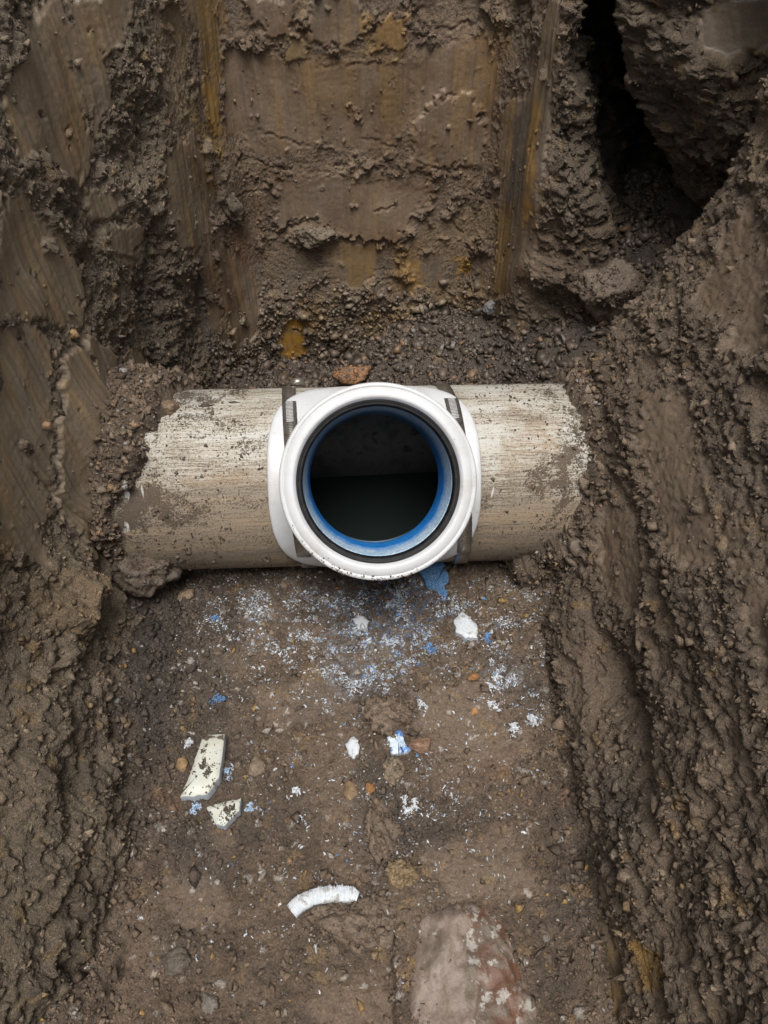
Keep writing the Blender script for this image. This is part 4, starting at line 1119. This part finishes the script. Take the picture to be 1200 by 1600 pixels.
o = mesh_np("plastic_strip", V - c0, quads=grid_quads(120, 7), mat=M_RAW, smooth=False); o.location = c0
tag(o, "curved white strip of sawn plastic with ribbed face near the bottom of the floor", "plastic offcut")

# ------------------------------------------------------------------ loose stuff
def scatter(name, pos, nrm_, size, aniso, colr_, mat, sub='o', nvar=40, seed=1, bury=.25, rough_v=.9, kind='stuff', smooth=False):
    r = np.random.default_rng(seed); n = len(pos)
    vs_, ts_ = [], None
    for k in range(nvar):
        V, T = ICO[sub]
        w = V * (1 + (1.0 if sub == 'o' else .8) * (r.random(len(V))[:, None] - .5)) + r.normal(size=V.shape) * (.22 if sub == 'o' else .05)
        vs_.append(w); ts_ = T
    vs_ = np.array(vs_); v = vs_[r.integers(0, nvar, n)]
    sc_ = size[:, None] * np.stack([1 + aniso * (r.random(n) - .5), 1 + aniso * (r.random(n) - .5), .55 + .5 * r.random(n)], -1)
    v = v * sc_[:, None, :]
    q = r.normal(size=(n, 4)) * np.array([1, .45, .45, 1.0]); q /= np.linalg.norm(q, axis=1, keepdims=True)
    w_, x_, y_, z_ = q.T
    Rm = np.stack([np.stack([1 - 2 * (y_ * y_ + z_ * z_), 2 * (x_ * y_ - z_ * w_), 2 * (x_ * z_ + y_ * w_)], -1),
                   np.stack([2 * (x_ * y_ + z_ * w_), 1 - 2 * (x_ * x_ + z_ * z_), 2 * (y_ * z_ - x_ * w_)], -1),
                   np.stack([2 * (x_ * z_ - y_ * w_), 2 * (y_ * z_ + x_ * w_), 1 - 2 * (x_ * x_ + y_ * y_)], -1)], 1)
    v = np.einsum('nij,nkj->nki', Rm, v)
    v = v + pos[:, None, :] + nrm_[:, None, :] * (size * (.5 - bury))[:, None, None]
    nvp = v.shape[1]
    T = (ts_[None] + (np.arange(n) * nvp)[:, None, None]).reshape(-1, 3)
    c = np.repeat(colr_, nvp, axis=0)
    o = mesh_np(name, v.reshape(-1, 3), tris=T, mat=mat, colors=c, rough=np.full(n * nvp, rough_v), smooth=smooth)
    return tag(o, kind=kind)

def pick_verts(Pg, Ng, Cg, weight, n, seed):
    r = np.random.default_rng(seed)
    w = weight.ravel().astype(float); w /= w.sum()
    i = r.choice(len(w), n, p=w)
    return Pg.reshape(-1, 3)[i], Ng.reshape(-1, 3)[i], Cg.reshape(-1, 3)[i], r
# crumbs clinging to the rough parts of the walls
du_ = np.gradient(ug)[:, None] * np.gradient(zg)[None, :]
visw = (z < .58) & (u > UN[2] - .02) & (u < UN[24] + .02)
wgt = du_ * visw * (.05 + rough_w ** 2) * (.4 + patch) * (1 + 1.3 * isR)
p_, n_, c_, r = pick_verts(WALL_P, WALL_N, WALL_C, wgt, 48000, 21)
sz = np.clip(r.lognormal(math.log(.0014), .55, len(p_)), .0006, .006)
scatter("soil_crumbs", p_, n_, sz, 1.1, c_ * (.6 + .6 * r.random((len(p_), 1))), M_CRUMB, seed=22, bury=.38)
# crumbs on the floor
df_ = np.gradient(xg)[:, None] * np.gradient(yg)[None, :]
wgt = df_ * (x > -.34) * (x < .27) * (y > -.68) * (y < -.05) * (.12 + (1 - smf)) * (.5 + edge)
p_, n_, c_, r = pick_verts(FP, FLOOR_N, cf, wgt, 36000, 23)
sz = np.clip(r.lognormal(math.log(.0013), .55, len(p_)), .0006, .006)
tint = c_ * (.6 + .6 * r.random((len(p_), 1)))
k = r.random(len(p_)); tint = np.where((k > .98)[:, None], OCHRE2 * 1.1, tint); tint = np.where((k < .02)[:, None], C(.30, .27, .235), tint)
scatter("soil_crumbs", p_, n_, sz, .9, tint, M_CRUMB, seed=24, bury=.3)
# coarse dark gravel behind the pipe and in the corners
wgt = df_ * (x > -.33) * (x < .40) * (y > .12) * (y < .45)
p_, n_, c_, r = pick_verts(FP, FLOOR_N, cf, wgt, 13000, 25)
sz = np.clip(r.lognormal(math.log(.0025), .6, len(p_)), .001, .010)
k = r.random((len(p_), 1)); tint = C(.074, .056, .042) * (.6 + .9 * r.random((len(p_), 1)))
tint = np.where(k > .95, C(.17, .105, .06), tint); tint = np.where(k < .04, C(.17, .15, .13), tint)
scatter("gravel", p_, n_, sz, 1.0, tint, M_STONE, seed=26, bury=.2, rough_v=.35)
uu_, zz_ = u, z
wgt = du_ * visw * (isF + .8 * isX) * sstep(.13, .03, z) * (1 - smear)
p_, n_, c_, r = pick_verts(WALL_P, WALL_N, WALL_C, wgt, 5000, 27)
sz = np.clip(r.lognormal(math.log(.0028), .45, len(p_)), .0012, .008)
scatter("gravel", p_, n_, sz, 1.0, (c_ * .5 + C(.05, .042, .035)) * (.6 + .8 * r.random((len(p_), 1))), M_STONE, seed=28, bury=.25, rough_v=.4)
for k_, (Vb, Nb, Cb, thb) in enumerate(BANKS):
    p_, n_, c_, r = pick_verts(Vb, Nb, Cb, (thb > .3) * 1.0, 6000, 41 + k_)
    sz = np.clip(r.lognormal(math.log(.0017), .55, len(p_)), .0007, .006)
    tint = c_ * (.6 + .9 * r.random((len(p_), 1))); k = r.random((len(p_), 1))
    tint = np.where(k > .95, C(.26, .17, .10), tint); tint = np.where(k < .03, C(.30, .29, .28), tint)
    scatter("soil_crumbs", p_, n_, sz, 1.0, tint, M_CRUMB, seed=43 + k_, bury=.25)
r = np.random.default_rng(91)
lp, ln_, lc = [], [], []
for Pv, Nv, Cv, ar_ in LUMPS:
    i = r.integers(0, len(Pv), int(60 + ar_ * 600000)); lp.append(Pv[i]); ln_.append(Nv[i]); lc.append(Cv[i] * r.uniform(.6, 1.25, (len(i), 1)))
lp, ln_, lc = np.concatenate(lp), np.concatenate(ln_), np.concatenate(lc)
scatter("soil_crumbs", lp, ln_, np.clip(r.lognormal(math.log(.0011), .5, len(lp)), .0005, .004), 1.1, lc, M_CRUMB, seed=92, bury=.35)
# mud crumbs stuck to the pipe
r = np.random.default_rng(31)
n = 9000
X = r.uniform(-.31, .24, n); T = R(-75) + r.random(n) * R(165)
dens = sstep(.08, .22, np.abs(X)) * .6 + .25 * .6 + .9 * (fbm(X * 22, T * PR * 22, 71, 4) > .22) - .25
k = (r.random(n) < dens) & ((np.abs(X) > .118) | (np.abs(T) > R(80))); X, T = X[k], T[k]
nl = np.stack([np.zeros_like(X), np.sin(T), np.cos(T)], -1); pl = np.stack([X, PR * np.sin(T), PR * np.cos(T)], -1)
Mr = np.array(PM.to_3x3()); pw = pl @ Mr.T + np.array(P0); nw = nl @ Mr.T
sz = np.clip(r.lognormal(math.log(.0007), .55, len(pw)), .0003, .0045)
scatter("mud_crumbs", pw, nw, sz, 1.0, C(.10, .077, .058) * (.6 + .8 * r.random((len(pw), 1))), M_CRUMB, seed=32, bury=.35)

r = np.random.default_rng(61)
n = 420; a = R(-90) + r.normal(size=n) * .42 - .18; rr = .0958 - np.abs(r.normal(size=n)) * .0028; zz2 = .1885 + .0012 * (rr < .0948)
k = fbm(a * 9, rr * 300, 63, 3) > -.05; a, rr, zz2 = a[k], rr[k], zz2[k]
pl = np.stack([rr * np.cos(a), rr * np.sin(a), zz2], -1); nl = np.stack([.5 * np.cos(a), .5 * np.sin(a), np.full_like(a, .8)], -1)
sz = np.clip(r.lognormal(math.log(.0005), .5, len(pl)), .0002, .0018)
scatter("mud_flecks", pl @ Mr.T + np.array(P0), nl @ Mr.T, sz, 1.0, C(.16, .115, .075) * (.5 + .9 * r.random((len(pl), 1))), M_CRUMB, seed=62, bury=.4)
mp_ = np.concatenate(MUDDY + [STUB_PTS] * 2); r = np.random.default_rng(65); mp_[-2 * len(STUB_PTS):, :2] += r.normal(size=(2 * len(STUB_PTS), 2)) * .0018
scatter("mud_flecks", mp_, np.tile([[0, 0, 1.0]], (len(mp_), 1)), np.clip(r.lognormal(math.log(.0009), .55, len(mp_)), .0004, .0035), 1.0, C(.10, .078, .058) * (.7 + .6 * r.random((len(mp_), 1))), M_CRUMB, seed=66, bury=.35)
# plastic shavings: short curled ribbons
def shavings(name, pos, nrm_, length, width, color, mat, seed):
    r = np.random.default_rng(seed); n = len(pos); K = 5
    th = r.uniform(0, 2 * math.pi, n); curl = r.normal(0, 2.2, n)
    s = np.linspace(-.5, .5, K)[None, :]
    a = th[:, None] + curl[:, None] * s
    st_ = length[:, None] / (K - 1)
    xx = np.cumsum(np.cos(a) * st_, 1); yy = np.cumsum(np.sin(a) * st_, 1); xx -= xx.mean(1, keepdims=True); yy -= yy.mean(1, keepdims=True)
    arch = (.30 * length[:, None]) * (r.random((n, 1)) * (1 - 4 * s * s)) + r.normal(0, .15, (n, 1)) * length[:, None] * s
    wx_ = -np.sin(a) * width[:, None] / 2; wy_ = np.cos(a) * width[:, None] / 2; wz_ = r.normal(0, .4, (n, 1)) * width[:, None]
    up = .0012
    e1 = np.stack([xx + wx_, yy + wy_, arch + up + wz_], -1); e2 = np.stack([xx - wx_, yy - wy_, arch + up - wz_], -1)
    v = np.stack([e1, e2], 2).reshape(n, K * 2, 3) + pos[:, None, :]
    q = np.array([(2 * i, 2 * i + 1, 2 * i + 3, 2 * i + 2) for i in range(K - 1)])
    Q = (q[None] + (np.arange(n) * K * 2)[:, None, None]).reshape(-1, 4)
    return mesh_np(name, v.reshape(-1, 3), quads=Q, mat=mat, colors=np.repeat(color, K * 2, 0), rough=np.full(n * K * 2, .5), smooth=True)
m, nt, b = mat_new("plastic_shaving")
at = N(nt, "ShaderNodeAttribute", attribute_name="Col"); nt.links.new(at.outputs["Color"], b.inputs["Base Color"]); b.inputs["Roughness"].default_value = .5
M_SHAVE = m
SPOTS = [((520, 1000), 130, 60, 1500), ((600, 1010), 70, 55, 1500), ((600, 940), 90, 35, 900), ((430, 945), 90, 40, 700), ((350, 980), 70, 70, 450), ((570, 1070), 50, 40, 500),
         ((690, 960), 60, 50, 600), ((770, 1010), 60, 60, 450), ((830, 960), 50, 60, 450), ((780, 1055), 30, 22, 320), ((560, 1200), 220, 140, 650), ((700, 1250), 150, 150, 350), ((830, 1110), 25, 45, 160),
         ((880, 700), 25, 50, 120), ((450, 1400), 250, 150, 300), ((225, 885), 20, 12, 60)]
pos, cols = [], []
r = np.random.default_rng(77)
for (cx_, cy_), sx_, sy_, n in SPOTS:
    ab = np.stack([cx_ + r.normal(size=n * 8) * sx_ * .62, cy_ + r.normal(size=n * 8) * sy_ * .62], -1)
    cl = fbm(ab[:, 0] / 38, ab[:, 1] / 30, 501, 5, .7)           # they lie in drifts
    keep_ = r.random(len(ab)) < sstep(-.1, .5, cl) * .9 + .03
    for a, b_ in ab[keep_][:int(n * 3)]:
        if b_ < 850 and not (cx_ == 880): b_ = 850 + r.random() * 60
        q = ground_at(a, b_)
        if q[1] > -.04 or abs(q[0]) > .24: continue
        pos.append(q)
        blue = r.random() < (.20 if (a - 600) ** 2 + (b_ - 960) ** 2 < 110 ** 2 else .05)
        cols.append((.09, .21, .43) if blue else ((.42, .47, .53) if r.random() < .5 else (.52, .535, .55)))
pos = np.array(pos); cols = np.array(cols) * r.uniform(.7, 1.1, (len(pos), 1))
ln = np.clip(r.lognormal(math.log(.0012), .55, len(pos)), .0005, .0045)
o = shavings("plastic_shavings", pos, None, ln, ln * r.uniform(.18, .45, len(pos)), cols, M_SHAVE, 78)
tag(o, kind='stuff')
# denser tufts that read as single heaps
TUFTS = [((640, 1258), .0075, "ragged tuft of white plastic shavings in the middle of the lower floor"), ((806, 1145), .0075, "loose tuft of white shavings at the right side of the floor"),
         ((775, 1056), .0085, "largest spread tuft of white shavings right of centre"), ((660, 1105), .0045, "small white tuft right of the round brown clod"), ((774, 1105), .005, "small white tuft right of the orange pebble"),
         ((832, 1125), .005, "narrow upright tuft of shavings by the right wall foot"), ((461, 1236), .0045, "faint small tuft right of the small cream offcut"), ((295, 1163), .005, "white tuft just above the large cream wedge"),
         ((341, 1095), .006, "blue tuft on the left of the floor"), ((308, 1262), .005, "pale blue tuft at the lower edge of the large cream wedge"), ((670, 1017), .007, "bright blue tuft left of the white chip"), ((760, 1000), .005, "dark blue tuft right of the white chip"),
         ((357, 1212), .006, "blue-white tuft at the right edge of the large cream wedge"), ((338, 967), .004, "bright blue tuft at the upper left of the shavings"), ((392, 1265), .005, "blue-white tuft at the tip of the small cream offcut")]
for i, ((a, b_), s, lab) in enumerate(TUFTS):
    n = int(30 + s * 9000); q0 = ground_at(a, b_)
    r = np.random.default_rng(900 + i)
    if i == 0:
        t = r.uniform(0, 2 * math.pi, n * 2); k = ((t < .7) | (t > 2.0)) & (np.sin(3 * t + 1) > -.8); t = t[k]; n = len(t)
        off = np.stack([np.cos(t) * s * .75, np.sin(t) * s * .95, np.zeros(n)], -1) + r.normal(size=(n, 3)) * s * .2
    else:
        nb = 7; cb = r.normal(size=(nb, 2)) * s * .55; wb = r.dirichlet(np.ones(nb))
        ib = r.choice(nb, n, p=wb); off = np.zeros((n, 3)); off[:, :2] = cb[ib] + r.normal(size=(n, 2)) * s * .26
    off[:, 2] = np.abs(r.normal(size=n)) * .0016 + .001
    base_ = (.11, .22, .41) if "blue tuft" in lab and "pale" not in lab else ((.36, .46, .60) if "blue" in lab else (.56, .58, .61))
    c = np.array(base_)[None, :] * (.8 + .3 * r.random((n, 1)))
    p3 = off.copy()
    o = shavings("shavings_tuft", p3, None, np.clip(r.lognormal(math.log(.0024), .4, n), .001, .006), r.uniform(.0005, .0013, n), c, M_SHAVE, 950 + i)
    o.location = q0
    tag(o, lab, "shavings", "tufts of plastic shavings on the floor")
